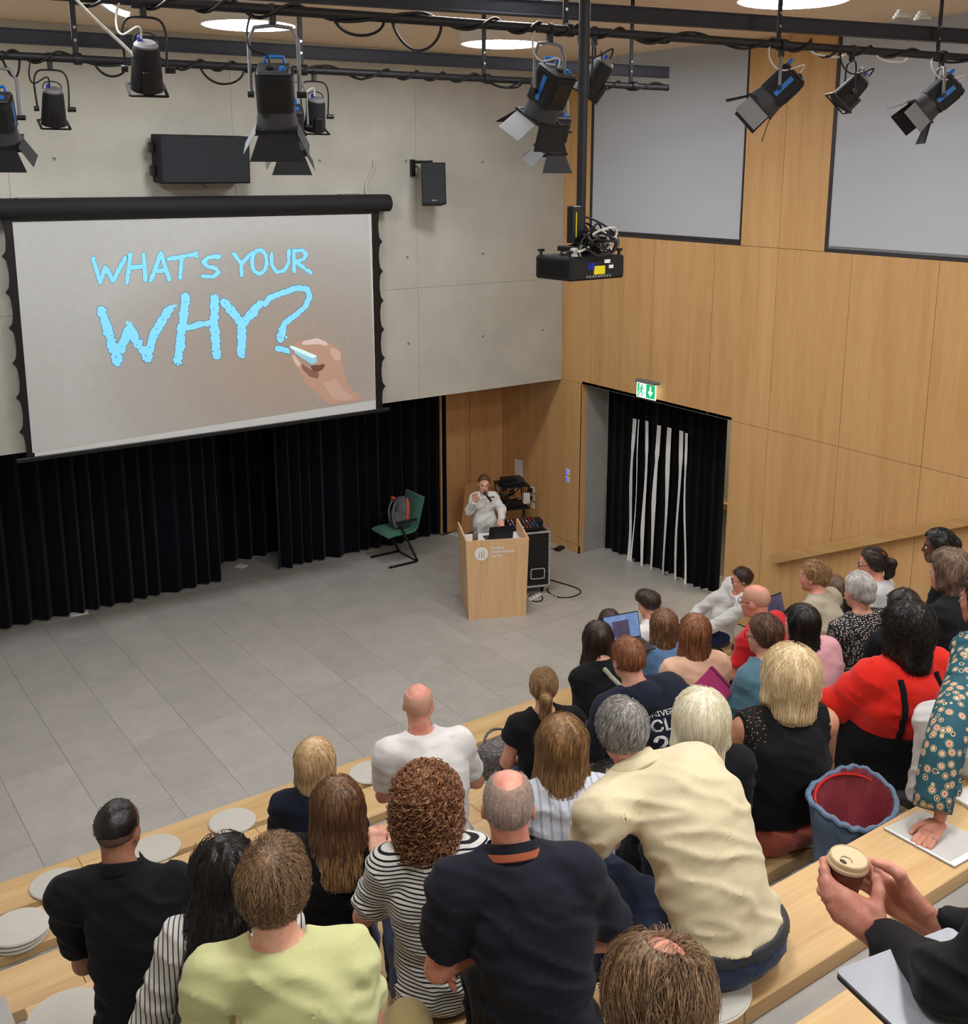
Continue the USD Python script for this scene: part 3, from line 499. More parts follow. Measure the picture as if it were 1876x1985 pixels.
for i, z in enumerate((.70, .575, .45)):
    so = thing('wall_socket', f'white wall socket in the recess, {["top", "middle", "bottom"][i]} of three', 'socket', (0, .645, z)); obj('plate', box((-.012, -.045, -.045), (0, .045, .045), .003), 'white', so); obj('insert', box((-.014, -.025, -.025), (-.01, .025, .025), .002), 'off_white', so)
    if i < 2: 
        pg = thing('power_plug', f'black power plug in the {["top", "middle"][i]} wall socket', 'plug', (-.012, .66, z)); obj('body', box((-.06, -.03, -.03), (0, .03, .03), .012), 'black', pg); obj('lead', tube(spline([(-.06, 0, 0), (-.12, .02, -.05), (-.16, .0, -.25), (-.2, -.05, -z+.01)], 14), .005, 6), 'cable_black', pg)
tag(obj('wall_poster', box((-.004, .908, .82), (-.0005, 1.108, 1.09)), 'paper'), 'white notice sheet on the oak wall in the recess', 'notice')
for i, z in enumerate((1.165, 1.055)):
    sw = thing('light_switch', f'white wall switch with blue glow by the doorway, {["upper", "lower"][i]}', 'switch', (0, -.18, z)); obj('plate', box((-.01, -.045, -.045), (0, .045, .045), .003), 'white', sw)
    if 'led_blue' not in M: mat('led_blue', (40, 50, 255), .4, emit=2.)
    obj('indicator', box((-.013, .015, -.03), (-.009, .04, .03)), 'led_blue', sw)
bx = thing('floor_box', 'small black device with blue light on the floor by the oak wall', 'device', (-.12, -.16, 0), .3); obj('body', box((-.08, -.045, 0), (.08, .045, .045), .01), 'black', bx); obj('indicator', box((.075, -.03, .012), (.085, -.01, .03)), 'led_blue', bx)
def cable(name, pts, r, m, label): tag(obj(name, tube(spline(pts, 60), r, 6), m), label, 'cable')
fp = lambda *p: [tuple(at_z(x, y, .008)) for x, y in p]
cable('floor_cable', fp((1062, 1122), (1080, 1128), (1110, 1137), (1125, 1145), (1115, 1155), (1085, 1158), (1068, 1152), (1062, 1140)), .008, 'cable_black', 'black cable looping on the floor right of the flight case')
cable('floor_cable', fp((1040, 1160), (1060, 1152), (1078, 1158), (1070, 1165), (1045, 1172), (1028, 1168), (1035, 1162)), .007, 'cable_white', 'white extension lead coiled on the floor behind the lectern foot')
cable('floor_cable', fp((1024, 1158), (1040, 1152), (1052, 1160), (1040, 1166), (1026, 1162), (1034, 1155), (1050, 1152)), .007, 'cable_black', 'tangle of black cable on the floor beside the lectern')
cable('floor_cable', fp((1066, 1062), (1074, 1064), (1085, 1064)), .005, 'cable_black', 'thin black lead running to the small floor device')
ps = thing('power_strip', 'white multi-socket power strip on the floor behind the lectern', 'power strip', at_z(1036, 1160, 0), .3); obj('body', box((-.12, -.03, 0), (.12, .03, .04), .008), 'white', ps)
for x in (-.07, 0, .07): obj('outlet', lathe([(.018, .0395), (.018, .042), (.012, .0425)], 12).apply_translation((x, 0, 0)), 'mid_grey', ps)
tag(obj('floor_sheet', prism(Polygon([tuple(at_z(x, y, 0)[:2]) for x, y in ((868, 1036), (886, 1029), (888, 1041), (884, 1040))]), .004), 'white'), 'white triangular board corner on the floor left of the lectern', 'board')
for i, (a, b, lab) in enumerate((((137, 1196), (172, 1189), 'white sheet poking out under the stage curtain at the far left'), ((330, 1145), (388, 1130), 'torn white paper edge under the left stage curtain'), ((455, 1099), (470, 1102), 'small white card on the floor at the curtain gap'))):
    p, q = at_z(*a, 0), at_z(*b, 0); d_ = unit((q-p)[:2]); n__ = np.array([-d_[1], d_[0]]); tag(obj('paper_scrap', prism(Polygon([p[:2], q[:2], q[:2]+n__*.12, p[:2]+n__*.12]), .012), 'paper'), lab, 'paper')
# exit sign
es = thing('exit_sign', 'lit green and white emergency exit sign above the side doorway', 'exit sign', (-.06, -1.82, 2.65))
mat('sign_green', (20, 160, 95), .5, emit=.9); mat('sign_white', (235, 250, 242), .5, emit=1.0)
obj('housing', box((-.035, -.185, .085), (.06, .185, .12), .004), 'mid_grey', es); obj('panel', box((-.006, -.18, -.115), (.006, .18, .085), .002), 'sign_white', es)
EF = np.array([[0, 0, -1], [-1, 0, 0], [0, 1, 0]], float)
sgp = Polygon([(.005, -.1), (.165, -.1), (.165, .075), (.005, .075)])
arrow = unary_union([LineString([(.085, .055), (.085, -.05)]).buffer(.014, cap_style=2), Polygon([(.04, -.02), (.085, -.08), (.13, -.02), (.11, -.005), (.085, -.04), (.06, -.005)])])
obj('pictogram', prism(sgp, .003, EF, (-.006, 0, 0)), 'sign_green', es); obj('arrow', prism(arrow, .002, EF, (-.0085, 0, 0)), 'sign_white', es)
man = unary_union([Point(-.075, .045).buffer(.014), LineString([(-.08, .028), (-.09, -.025)]).buffer(.012), LineString([(-.09, -.025), (-.065, -.055), (-.08, -.09)]).buffer(.007), LineString([(-.09, -.025), (-.115, -.06), (-.145, -.062)]).buffer(.007), LineString([(-.08, .02), (-.055, .0), (-.04, .012)]).buffer(.006), LineString([(-.085, .018), (-.115, .008), (-.12, -.02)]).buffer(.006)])
obj('running_figure', prism(man, .003, EF, (-.006, 0, 0)), 'sign_green', es); obj('door_mark', prism(Polygon([(-.16, -.1), (-.125, -.1), (-.125, .07), (-.16, .07)]).difference(man.buffer(.008)), .002, EF, (-.006, 0, 0)), 'sign_green', es)
# ================================================================ GREEN CHAIR WITH BACKPACK
mat('chair_green', (52, 124, 98), .85, (44, 108, 86), 120, bump=.2, bscale=400, sheen=.3)
ch = thing('chair', 'green fabric cantilever armchair with black frame in front of the stage curtain', 'chair', (-2.28, .86, 0), PI/2)
prof = spline([(.24, .435), (.1, .455), (-.1, .45), (-.2, .48), (-.245, .58), (-.3, .78), (-.34, .93)], 40)   # (forward, up)
def ribbon(pr, w, th, rib=0.):
    pr = np.asarray(pr); t = np.gradient(pr, axis=0); t /= np.linalg.norm(t, axis=1, keepdims=True); n = np.stack([t[:, 1], -t[:, 0]], 1)*-1
    s = np.r_[0, np.cumsum(np.linalg.norm(np.diff(pr, axis=0), axis=1))]; o = pr+n*(th/2+rib*np.abs(np.sin(s/.085*PI)))[:, None]*-1; u = pr+n*th/2
    poly = Polygon(np.vstack([o, u[::-1]])).buffer(0)
    return prism(poly, w, np.array([[0, 0, 1], [1, 0, 0], [0, 1, 0]], float), (-w/2, 0, 0))
obj('seat', ribbon(prof[:19], .47, .035, .006), 'chair_green', ch); obj('backrest', ribbon(prof[18:], .46, .03, .007), 'chair_green', ch)
obj('edge_piping', cat([tube(np.c_[np.full(40, s*.237), prof], .011, 8) for s in (-1, 1)]), 'chair_green', ch)
for s in (-1, 1):
    obj('runner', obox((s*.26, .03, .014), (.035, .46, .026), [1, 0, 0], [0, 1, 0], [0, 0, 1], .006), 'black', ch)
    obj('upright', tube([(s*.26, -.2, .02), (s*.265, .08, .62)], .018, 8), 'black', ch); obj('armrest', box((s*.265-.028, -.2, .62), (s*.265+.028, .14, .655), .012), 'black', ch)
obj('crossbar', cyl((-.26, -.19, .02), (.26, -.19, .02), .01, 8), 'black', ch); obj('under_frame', cat([cyl((-.26, -.03, .39), (.26, -.03, .39), .016, 8), box((-.12, -.13, .38), (.12, .13, .43), .01)]), 'black', ch)
mat('pack_grey', (106, 110, 114), .85, (86, 90, 96), 150, bump=.3, bscale=300)
bp = thing('backpack', 'grey backpack with orange trim standing on the green chair', 'backpack', (-2.2, .84, .477), PI/2-.15)
def blob(r, seed, amp=.12, p=3., sub=4, f=2.4):   # superellipsoid with soft dents
    s = trimesh.creation.icosphere(sub, 1.); v = np.array(s.vertices); k = (np.abs(v)**p).sum(1)**(-1/p); v = v*k[:, None]; v *= (1-amp/2+amp*meshkit.fbm(v*f, 3, seed))[:, None]; s.vertices = v*np.array(r); return s
obj('bag', blob((.15, .11, .23), 4, .16, 2.6).apply_translation((0, -.02, .215)), 'pack_grey', bp, True); obj('front_pocket', blob((.12, .05, .13), 5, .1, 3).apply_translation((0, .085, .13)), 'pack_grey', bp, True)
for s in (-1, 1): obj('strap', tube(spline([(s*.06, .09, .4), (s*.075, .135, .3), (s*.085, .14, .15), (s*.09, .11, .03)], 16), .014, 8), 'mid_grey', bp)
obj('trim', tube(spline([(-.08, -.07, .43), (-.135, -.06, .36), (-.155, -.05, .25), (-.155, -.04, .16)], 16), .018, 8), 'orange', bp); obj('top_loop', tube(spline([(.02, .07, .42), (.06, .1, .44), (.1, .09, .4), (.11, .07, .36)], 14), .016, 8), 'orange', bp)
# ================================================================ LIGHTING RIG
def pline(pa, pb, z, ea=0., eb=0.):
    A, B = at_z(*pa, z), at_z(*pb, z); d = unit(B-A); return A-d*ea, B+d*eb
p1 = pline((0, 107), (1292, 170), 6.1, 1.6); b1 = pline((0, 68), (1294, 141), 6.27, 1.6)
p2 = pline((501, 17), (1876, 112), 6.2, 2.5, 1.9); b2 = pline((780, 0), (1876, 71), 6.36, 3.0, 1.9)
PIPES = []
def onpipe(pp, px):   # the point of a pipe that the photograph shows in column px
    lo, hi = 0., 1.
    for _ in range(50):
        m = (lo+hi)/2; q = pp[0]+(pp[1]-pp[0])*m-CAM; x = CX+FPX*(q@CR)/(q@CF)
        if q@CF > 0 and x < px: lo = m
        else: hi = m
    return pp[0]+(pp[1]-pp[0])*lo
for nm, pp, lab in (('lighting_pipe', p1, 'black lighting pipe nearer the concrete front wall'), ('lighting_pipe', p2, 'black lighting pipe nearer the audience, hung with spotlights')):
    t = thing(nm, lab, 'pipe'); PIPES.append(t); obj('pipe', cyl(pp[0], pp[1], .026, 14), 'rig', t)
    for e in pp: obj('end_cap', cyl(e-unit(pp[1]-pp[0])*.01, e+unit(pp[1]-pp[0])*.01, .028, 14), 'black', t)
for pp, lab in ((b1, 'dark steel beam above the lighting pipe near the front wall'), (b2, 'dark steel beam above the nearer lighting pipe')):
    d = unit(pp[1]-pp[0]); t = thing('rig_beam', lab, 'beam'); c = (pp[0]+pp[1])/2; n = np.linalg.norm(pp[1]-pp[0])
    s = unit(np.cross([0, 0, 1], d)); up = np.cross(d, s)
    for q, (h, w, o) in (('flange', (.012, .06, .043)), ('flange', (.012, .06, -.043)), ('web', (.09, .05, 0))): obj(q, obox(c+up*o, (n, w, h), d, s, up, .002), 'steel_beam', t)
for pp, bb, pxs, lab in ((p1, b1, (150, 588, 943, 1228), 'front'), (p2, b2, (263, 1103, 1517, 1826), 'near')):
    for i, px in enumerate(pxs):
        q = onpipe(pp, px); t = thing('rig_hanger', f'black flat hanger bar on the {lab} lighting pipe, {["first", "second", "third", "fourth"][i]} from the left', 'hanger')
        off = unit(np.cross(pp[1]-pp[0], [0, 0, 1]))*-.045
        obj('bar', box(q+off+[-.018, -.006, -.03], (q+off)+[.018, .006, CEIL-q[2]], .002), 'rig', t); obj('clamp', cyl(q-unit(pp[1]-pp[0])*.025, q+unit(pp[1]-pp[0])*.025, .038, 12), 'rig', t)
        for z in (.12, .2): obj('bolt', cyl(q+off+[0, -.012, z], q+off+[0, .012, z], .01, 8), 'silver', t)
def rframe(aim):
    y = unit(aim); x = unit(np.cross(y, [0, 0, 1])); return np.stack([x, y, np.cross(x, y)], 1)
def spot_head(q, aim, kind, label, drop=.36, seed=0, doors=True, tape=False):
    t = thing('stage_light', label, 'stage light', tuple(q), 0, 'stage lights on the ceiling rig')
    UsdGeom.Xformable(t).AddScaleOp().Set(Gf.Vec3f(*[.76 if kind == 'A' else .76]*3)); R = rframe(aim); yaw = np.array([aim[0], aim[1], 0]); yaw = unit(yaw) if np.linalg.norm(yaw) > 1e-6 else np.array([0, 1., 0]); Y = rframe(yaw); c = np.array([0, 0, -drop])
    w = .165 if kind == 'A' else .135
    obj('clamp', cat([cyl(-Y[:, 0]*.02, Y[:, 0]*.02, .042, 12), box((-.02, -.02, -.1), (.02, .02, -.03), .004)]), 'rig', t)
    yk = [np.array(p) for p in ((-w, 0, -drop+.0), (-w, 0, -.2), (-w*.75, 0, -.115), (0, 0, -.1), (w*.75, 0, -.115), (w, 0, -.2), (w, 0, -drop+.0))]
    yk = np.array([Y@p for p in yk]); obj('yoke', tube(spline(yk, 30) if kind == 'B' else yk, .008 if kind == 'B' else .014, 8), 'rig' if kind == 'B' else 'mid_grey', t)
    for s in (-1, 1): obj('pivot_knob', cyl(c+Y[:, 0]*s*(w-.02), c+Y[:, 0]*s*(w+.045 if s > 0 else w+.02), .022, 10), 'black', t)
    L = lambda m, loc=(0, 0, 0): moved(moved(m, loc), c, R)
    up = np.array([[1, 0, 0], [0, 0, 1], [0, -1, 0]], float)      # extrude along the light's axis
    if kind == 'A':
        sec = rpoly(.25, .25, .05); b0 = prism(sec, .26, np.array([[1, 0, 0], [0, 0, 1], [0, -1, 0]], float), (0, -.13, 0)); b0 = prism(sec, .25); b0.apply_transform(trimesh.transformations.rotation_matrix(-PI/2, [1, 0, 0])); b0.apply_translation((0, -.16, 0))
        obj('body', L(b0), 'black_matte', t); obj('back_plate', L(box((-.115, -.185, -.115), (.115, -.155, .115), .02)), 'dark_grey', t)
        ring = lathe([(.11, 0), (.125, 0), (.14, .1), (.14, .12), (.12, .12)], 24); ring.apply_transform(trimesh.transformations.rotation_matrix(-PI/2, [1, 0, 0])); obj('front_cone', L(ring, (0, .085, 0)), 'dark_grey', t)
        obj('door_frame', L(cat([box((-.14, .2, s*.13-.012), (.14, .22, s*.13+.012)) for s in (-1, 1)]+[box((s*.13-.012, .2, -.14), (s*.13+.012, .22, .14)) for s in (-1, 1)])), 'black', t)
        obj('handle', L(tube([(-.07, -.17, .1), (-.06, -.225, .105), (.06, -.225, .105), (.07, -.17, .1)], .014, 8)), 'blue', t)
        for s in (-1, 1): obj('side_label', L(box((s*.1265-.002, -.13, -.035), (s*.1265+.002, .06, .005))), 'blue', t)
        obj('dial', L(moved(lathe([(.022, 0), (.02, .02), (.012, .024)], 14), (.06, -.185, -.05), np.array([[1, 0, 0], [0, 0, -1], [0, 1, 0]], float))), 'blue', t); obj('socket', L(box((-.05, -.205, -.06), (.0, -.18, -.02), .004)), 'black', t)
        obj('rib_panel', L(box((-.085, -.12, -.131), (.085, .05, -.124), .002)), 'black', t)
        if doors:
            r = np.random.default_rng(seed)
            for kx, (dx, dz) in enumerate(((0, -1), (0, 1), (-1, 0), (1, 0))):
                a = r.uniform(.35, .6) if kx != 2 else r.uniform(.5, .8); w0, w1, ln = .115, (.19 if kx < 2 else .12), .2
                pl = Polygon([(-w0, 0), (w0, 0), (w1, ln), (-w1, ln)]); f = prism(pl, .003)
                o = np.array([dx, 0, dz])*.132+np.array([0, .215, 0]); side = np.array([1, 0, 0.]) if dz else np.array([0, 0, 1.]); out = unit(np.array([0, 1, 0])*math.cos(a)+np.array([dx, 0, dz])*math.sin(a)); Fm = np.stack([side, out, np.cross(side, out)], 1)
                obj('barn_door', L(moved(f, o, Fm)), 'black_matte' if kx != 2 else 'grey_flap', t)
    else:
        body = lathe([(.02, -.15), (.075, -.15), (.085, -.13), (.1, .06), (.105, .1), (.105, .13), (.09, .13)], 28); body.apply_transform(trimesh.transformations.rotation_matrix(-PI/2, [1, 0, 0])); obj('body', L(body), 'black_matte', t)
        obj('back_cap', L(moved(lathe([(.076, 0), (.078, .012), (.06, .03), (.02, .032)], 24), (0, -.148, 0), np.array([[1, 0, 0], [0, 0, -1], [0, 1, 0]], float))), 'mid_grey', t)
        obj('filter_frame', L(cat([box((-.115, .13, s*.115-.01), (.115, .14, s*.115+.01)) for s in (-1, 1)]+[box((s*.115-.01, .13, -.115), (s*.115+.01, .14, .115)) for s in (-1, 1)])), 'black', t)
        obj('back_bail', L(tube(spline([(-.07, -.16, .02), (-.06, -.2, .06), (.06, -.2, .06), (.07, -.16, .02)], 14), .005, 6)), 'rig', t); obj('plug', L(box((-.05, -.21, -.0), (-.02, -.155, .03), .006)), 'plug_blue', t)
        obj('lamp_tray', L(box((-.035, -.02, -.125), (.035, .13, -.09), .006)), 'black', t)
    s0 = c+R@np.array([-.03, -.2, -.02]); obj('power_lead', tube(spline([s0, s0+R@np.array([-.02, -.07, .02]), s0*.5+np.array([-.13, -.03, -.1]), np.array([-.16, 0, -.06]), np.array([-.1, 0, .02])], 24), .0075, 6), 'cable_white' if seed % 2 else 'cable_black', t)
    return t
ST = [(p2, 275, 'B', (.25, 1.1, -2.6), 'compact round black spotlight on the near pipe at the upper left', .42), (p2, 527, 'A', (.4, .75, -2.1), 'large black fresnel with blue handle and open barn doors, left of centre', .55), (p2, 1066, 'A', (-.15, .95, -1.7), 'large black fresnel with blue handle left of the projector pole', .46),
      (p2, 1152, 'B', (-.75, .75, -1.6), 'round black spotlight partly behind the projector pole', .36), (p2, 1515, 'A', (-1.3, 1.5, -1.9), 'large fresnel with blue handle in front of the oak pier between the blinds', .36), (p2, 1652, 'B', (-1.2, .8, -1.5), 'small round spotlight between the two right-hand fresnels', .36), (p2, 1826, 'A', (-1.4, 1.3, -1.7), 'large fresnel with blue handle nearest the right edge', .36),
      (p1, 95, 'B', (.1, .9, -2.4), 'small round black spotlight on the front pipe at the far left', .42), (p1, 608, 'B', (.15, .9, -2.4), 'small round black spotlight on the front pipe right of the large left fresnel', .42), (p1, 558, 'A', (.35, .9, -2.2), 'dark fresnel on the front pipe hidden behind the large left fresnel', .52), (p1, 1076, 'A', (.1, .9, -2.2), 'dark fresnel on the front pipe behind the fresnel beside the projector pole', .5), (p1, -14, 'A', (.4, .9, -2.2), 'fresnel with black barn doors cut by the left edge', .5)]
for i, (pp, px, kd, aim, lab, dr) in enumerate(ST): spot_head(onpipe(pp, px), np.array(aim), kd, lab, dr, i+11)
# cables wound round the pipes and hanging loops
for pp, n, lab, seed in ((p1, 34, 'black cable wound along the front lighting pipe', 1), (p2, 40, 'black cable wound along the near lighting pipe', 2)):
    t = np.linspace(0, 1, n*10); d = unit(pp[1]-pp[0]); s = unit(np.cross(d, [0, 0, 1])); u = np.cross(s, d); r = np.random.default_rng(seed); ph = 2*PI*n*.6*(t+.02*np.sin(9*t*PI)); rad = .033+.014*np.clip(np.interp(t, np.linspace(0, 1, 40), r.normal(0, 1, 40)), 0, 2)
    (obj('wound_cable', tube(pp[0]+np.outer(t, pp[1]-pp[0])+np.cos(ph)[:, None]*rad[:, None]*s+np.sin(ph)[:, None]*rad[:, None]*u, .009, 6), 'cable_black', PIPES[seed-1], True))
for i, (pp, a, b, sag, m, lab) in enumerate(((p1, 180, 245, .1, 'cable_black', 'thin black cable loop under the front pipe left of the round spotlight'), (p1, 385, 470, .12, 'cable_black', 'black cable swag under the front pipe left of the large fresnel'), (p1, 8, 36, .13, 'cable_black', 'black cable ring hanging from the front pipe at the far left'), (p1, 945, 1010, .06, 'cable_black', 'cable swag under the front pipe left of the projector pole'), (p2, 640, 742, .1, 'cable_black', 'black cable swag under the near pipe'), (p2, 760, 852, .16, 'cable_black', 'long black cable loop hanging from the near pipe left of centre'), (p2, 1560, 1640, .05, 'cable_white', 'grey cable bundle on the near pipe by the oak pier'), (p2, 1690, 1760, .06, 'cable_white', 'grey cable bundle on the near pipe left of the last fresnel'), (p2, 1215, 1300, .03, 'cable_black', 'short cable tail on the near pipe right of the projector pole'))):
    A, B = onpipe(pp, a), onpipe(pp, b); tag(obj('rig_cable', tube(spline([A+[0, 0, .02], A*.75+B*.25-[0, 0, sag*.8], A*.45+B*.55-[0, 0, sag], B-[0, 0, sag*.4], B+[0, 0, .02]], 24), .008, 6), m), lab, 'cable')
A = onpipe(p2, 275); tag(obj('rig_cable', tube(spline([A+[-.45, .05, .5], A+[-.42, .05, .2], A+[-.3, .03, -.02], A+[-.12, 0, -.2], A+[-.04, -.05, -.3]], 24), .009, 6), 'cable_white'), 'white cable drooping to the round spotlight at the upper left', 'cable')
tag(obj('rig_cable', tube(spline([A+[-.2, .3, .5], A+[-.19, .28, .2], A+[-.12, .25, .02], A+[0, .2, -.05]], 24), .02, 6), 'cable_white'), 'white spiral-wrapped cable hanging behind the upper left spotlight', 'cable')
for i, px in enumerate((1745, 1785)): q = onpipe(b2, px)+[0, 0, .1]; tag(obj('cable_coil', cat([trimesh.creation.torus(.05-.012*k, .012, major_sections=18, minor_sections=6).apply_translation((0, 0, .02*k)) for k in range(3)]).apply_translation(q), 'cable_white'), f'white cable coil lying on the near steel beam, {["left", "right"][i]} of two', 'cable')
# projector on its pole
PP = CAM+ray(1124, 516)*6.2
pj = thing('projector', 'black ceiling projector with yellow warning label on the end of its pole', 'projector', tuple(PP), .06)
pw, pd, phh = .42, .3, .13
obj('housing', box((-pw/2, -pd/2, -phh/2), (pw/2, pd/2, phh/2), .012), 'black_matte', pj); obj('side_grille', cat([box((-pw/2-.003, -pd/2+.02+.012*k, -.045), (-pw/2, -pd/2+.026+.012*k, .04)) for k in range(21)]), 'black', pj)
tag(obj('warning_label', box((-.035, -pd/2-.003, -.035), (.05, -pd/2, .012)), 'yellow', pj), 'yellow warning label'); obj('white_label', box((.045, -pd/2-.003, .025), (.09, -pd/2, .045)), 'paper', pj); obj('white_label', box((.08, -pd/2-.003, -.005), (.115, -pd/2, .014)), 'paper', pj)
obj('key_pad', cat([box((-.08+.013*i, -pd/2-.004, -.005+.013*j), (-.071+.013*i, -pd/2, .004+.013*j)) for i in range(4) for j in range(3)]), 'plug_blue', pj)
obj('connector', cat([moved(lathe([(.008, 0), (.008, .01)], 8), (-.09+.022*i, -pd/2-.008, -.045), np.array([[1, 0, 0], [0, 0, 1], [0, -1, 0]], float)) for i in range(9)]), 'mid_grey', pj)
for x in (-.19, .19):
    for y in (-.12, .12): obj('adjuster_foot', lathe([(.008, 0), (.008, .02), (.02, .022), (.02, .035), (.01, .037)], 10).apply_translation((x, y, phh/2)), 'black', pj)
obj('lens', moved(lathe([(.05, 0), (.055, .03), (.05, .05)], 20), (.05, pd/2, 0), np.array([[1, 0, 0], [0, 0, 1], [0, -1, 0]], float)), 'black', pj)
obj('mount_arm', cat([box((-.09, -.1, phh/2+.02), (.09, .1, phh/2+.05), .006), box((-.03, -.03, phh/2+.04), (.03, .03, phh/2+.14), .004)]), 'black', pj)
po = thing('projector_pole', 'long black ceiling pole that carries the projector', 'pole', (PP[0], PP[1], PP[2]+phh/2+.125)); ph_ = CEIL-(PP[2]+phh/2+.125)
obj('upper_tube', cyl((0, 0, .75), (0, 0, ph_), .031, 18), 'rig', po); obj('lower_tube', cyl((0, 0, 0), (0, 0, .8), .027, 18), 'rig', po); obj('ceiling_plate', lathe([(.1, ph_-.012), (.1, ph_)], 24), 'rig', po)
vb = thing('video_box', 'black video extender box with yellow print strapped to the projector pole', 'device', (PP[0]-.1, PP[1]-.06, PP[2]+.14), .5)
obj('body', box((-.055, -.02, 0), (.055, .02, .2), .004), 'black', vb); obj('print', box((-.02, -.0215, .03), (-.008, -.02, .165)), 'yellow', vb)
wd_ = thing('detector', 'small white round detector on top of the projector', 'detector', (PP[0]-.12, PP[1]-.1, PP[2]+phh/2+.002)); obj('base', lathe([(.035, 0), (.03, .012)], 20), 'white', wd_); obj('dome', lathe([(.026, .012), (.028, .02), (.028, .04), (.02, .046)], 20), 'white', wd_)
cb = thing('cable_bundle', 'tangle of black cables on top of the projector around its pole', 'cable', (PP[0]+.06, PP[1]-.05, PP[2]+phh/2+.012)); r = np.random.default_rng(21)
for i in range(15):
    a = r.normal(0, 1, (6, 3))*[.075, .05, .0]; a[:, 2] = np.abs(r.normal(.06, .05, 6))+.012; a[0] = (r.uniform(-.02, .08), -.09, .012); obj('cable', tube(spline(a, 26), .0065, 5), 'cable_black' if i % 6 else 'cable_white', cb)
# ================================================================ PEOPLE: bodies are iso-surfaces of blended limbs, meshed by surface nets
def smin(a, b, k): h = np.clip(.5+.5*(b-a)/k, 0, 1); return b*(1-h)+a*h-k*h*(1-h)
def d_cone(P, a, b, ra, rb):
    a, b = np.asarray(a, np.float32), np.asarray(b, np.float32); ab = b-a; t = np.clip(((P-a)@ab)/(ab@ab+1e-9), 0, 1); return np.linalg.norm(P-a-t[..., None]*ab, axis=-1)-(ra+(rb-ra)*t)
def d_ell(P, c, r, R=None):
    q = P-np.asarray(c, np.float32)
    if R is not None: q = q@np.asarray(R, np.float32)
    r = np.asarray(r, np.float32); k0 = np.linalg.norm(q/r, axis=-1); k1 = np.linalg.norm(q/r**2, axis=-1); return k0*(k0-1)/(k1+1e-6)
def d_box(P, c, hs, R, rr):
    q = np.abs((P-np.asarray(c, np.float32))@np.asarray(R, np.float32))-(np.asarray(hs, np.float32)-rr); return np.linalg.norm(np.maximum(q, 0), axis=-1)+np.minimum(q.max(-1), 0)-rr
class Grid:
    def __init__(s, lo, hi, h):
        s.lo, s.h = np.asarray(lo, float), h; s.n = np.ceil((np.asarray(hi)-s.lo)/h).astype(int)+1
        s.P = np.stack(np.meshgrid(*[s.lo[i]+h*np.arange(s.n[i]) for i in range(3)], indexing='ij'), -1).astype(np.float32)
    def f(s, pts, pad, fn):   # evaluates fn only near the primitive
        pts = np.atleast_2d(pts); a = np.clip(np.floor((pts.min(0)-pad-s.lo)/s.h).astype(int), 0, s.n-1); b = np.clip(np.ceil((pts.max(0)+pad-s.lo)/s.h).astype(int)+1, 1, s.n)
        D = np.full(tuple(s.n), .5, np.float32); sl_ = tuple(slice(x, y) for x, y in zip(a, b))
        if all(b > a): D[sl_] = fn(s.P[sl_])
        return D
    def cone(s, a, b, ra, rb): return s.f([a, b], max(ra, rb)+.09, lambda P: d_cone(P, a, b, ra, rb))
    def ell(s, c, r, R=None): return s.f([c], max(r)+.09, lambda P: d_ell(P, c, r, R))
    def plane(s, p, n): return (s.P-np.asarray(p, np.float32))@np.asarray(n, np.float32)
    def mesh(s, D, it=1):
        I = D < 0; nx, ny, nz = D.shape; C = [(i, j, k) for i in (0, 1) for j in (0, 1) for k in (0, 1)]
        sub = lambda A, c: A[c[0]:nx-1+c[0], c[1]:ny-1+c[1], c[2]:nz-1+c[2]]
        cnt = sum(sub(I, c).astype(np.int8) for c in C); cell = np.argwhere((cnt > 0) & (cnt < 8))
        if len(cell) == 0: return None
        vals = np.stack([D[cell[:, 0]+c[0], cell[:, 1]+c[1], cell[:, 2]+c[2]] for c in C], 1); pos = np.zeros((len(cell), 3)); w = np.zeros(len(cell))
        for a in range(8):
            for b in range(a+1, 8):
                if sum(abs(np.array(C[a])-C[b])) == 1:
                    m = (vals[:, a] < 0) != (vals[:, b] < 0); t = np.where(m, vals[:, a]/np.where(m, vals[:, a]-vals[:, b], 1), 0); pos += m[:, None]*(np.array(C[a])+t[:, None]*(np.array(C[b])-np.array(C[a]))); w += m
        v = (cell+pos/w[:, None])*s.h+s.lo; idx = np.full((nx-1, ny-1, nz-1), -1); idx[tuple(cell.T)] = np.arange(len(cell)); F = []
        for ax in range(3):
            e = [slice(None)]*3; e2 = [slice(None)]*3; e[ax], e2[ax] = slice(0, -1), slice(1, None); ch_ = I[tuple(e)] != I[tuple(e2)]; q = np.argwhere(ch_); u, w_ = [i for i in range(3) if i != ax]
            q = q[(q[:, u] > 0) & (q[:, w_] > 0) & (q[:, u] < D.shape[u]-1) & (q[:, w_] < D.shape[w_]-1)]; o = np.zeros(3, int)
            def at(du, dw): z = q.copy(); z[:, u] -= du; z[:, w_] -= dw; return idx[tuple(z.T)]
            quad = np.stack([at(1, 1), at(0, 1), at(0, 0), at(1, 0)], 1); ins = I[tuple(q.T)]; fl_ = ins if ax != 1 else ~ins
            quad = np.where(fl_[:, None], quad, quad[:, ::-1]); F.append(quad[(quad >= 0).all(1)])
        f = np.vstack(F); m = trimesh.Trimesh(v, np.vstack([f[:, [0, 1, 2]], f[:, [0, 2, 3]]]), process=False)
        if it: trimesh.smoothing.filter_taubin(m, iterations=it*2)
        return m
    def sample(s, D, pts):
        from scipy.ndimage import map_coordinates
        return map_coordinates(D, ((np.asarray(pts)-s.lo)/s.h).T, order=1, mode='nearest')
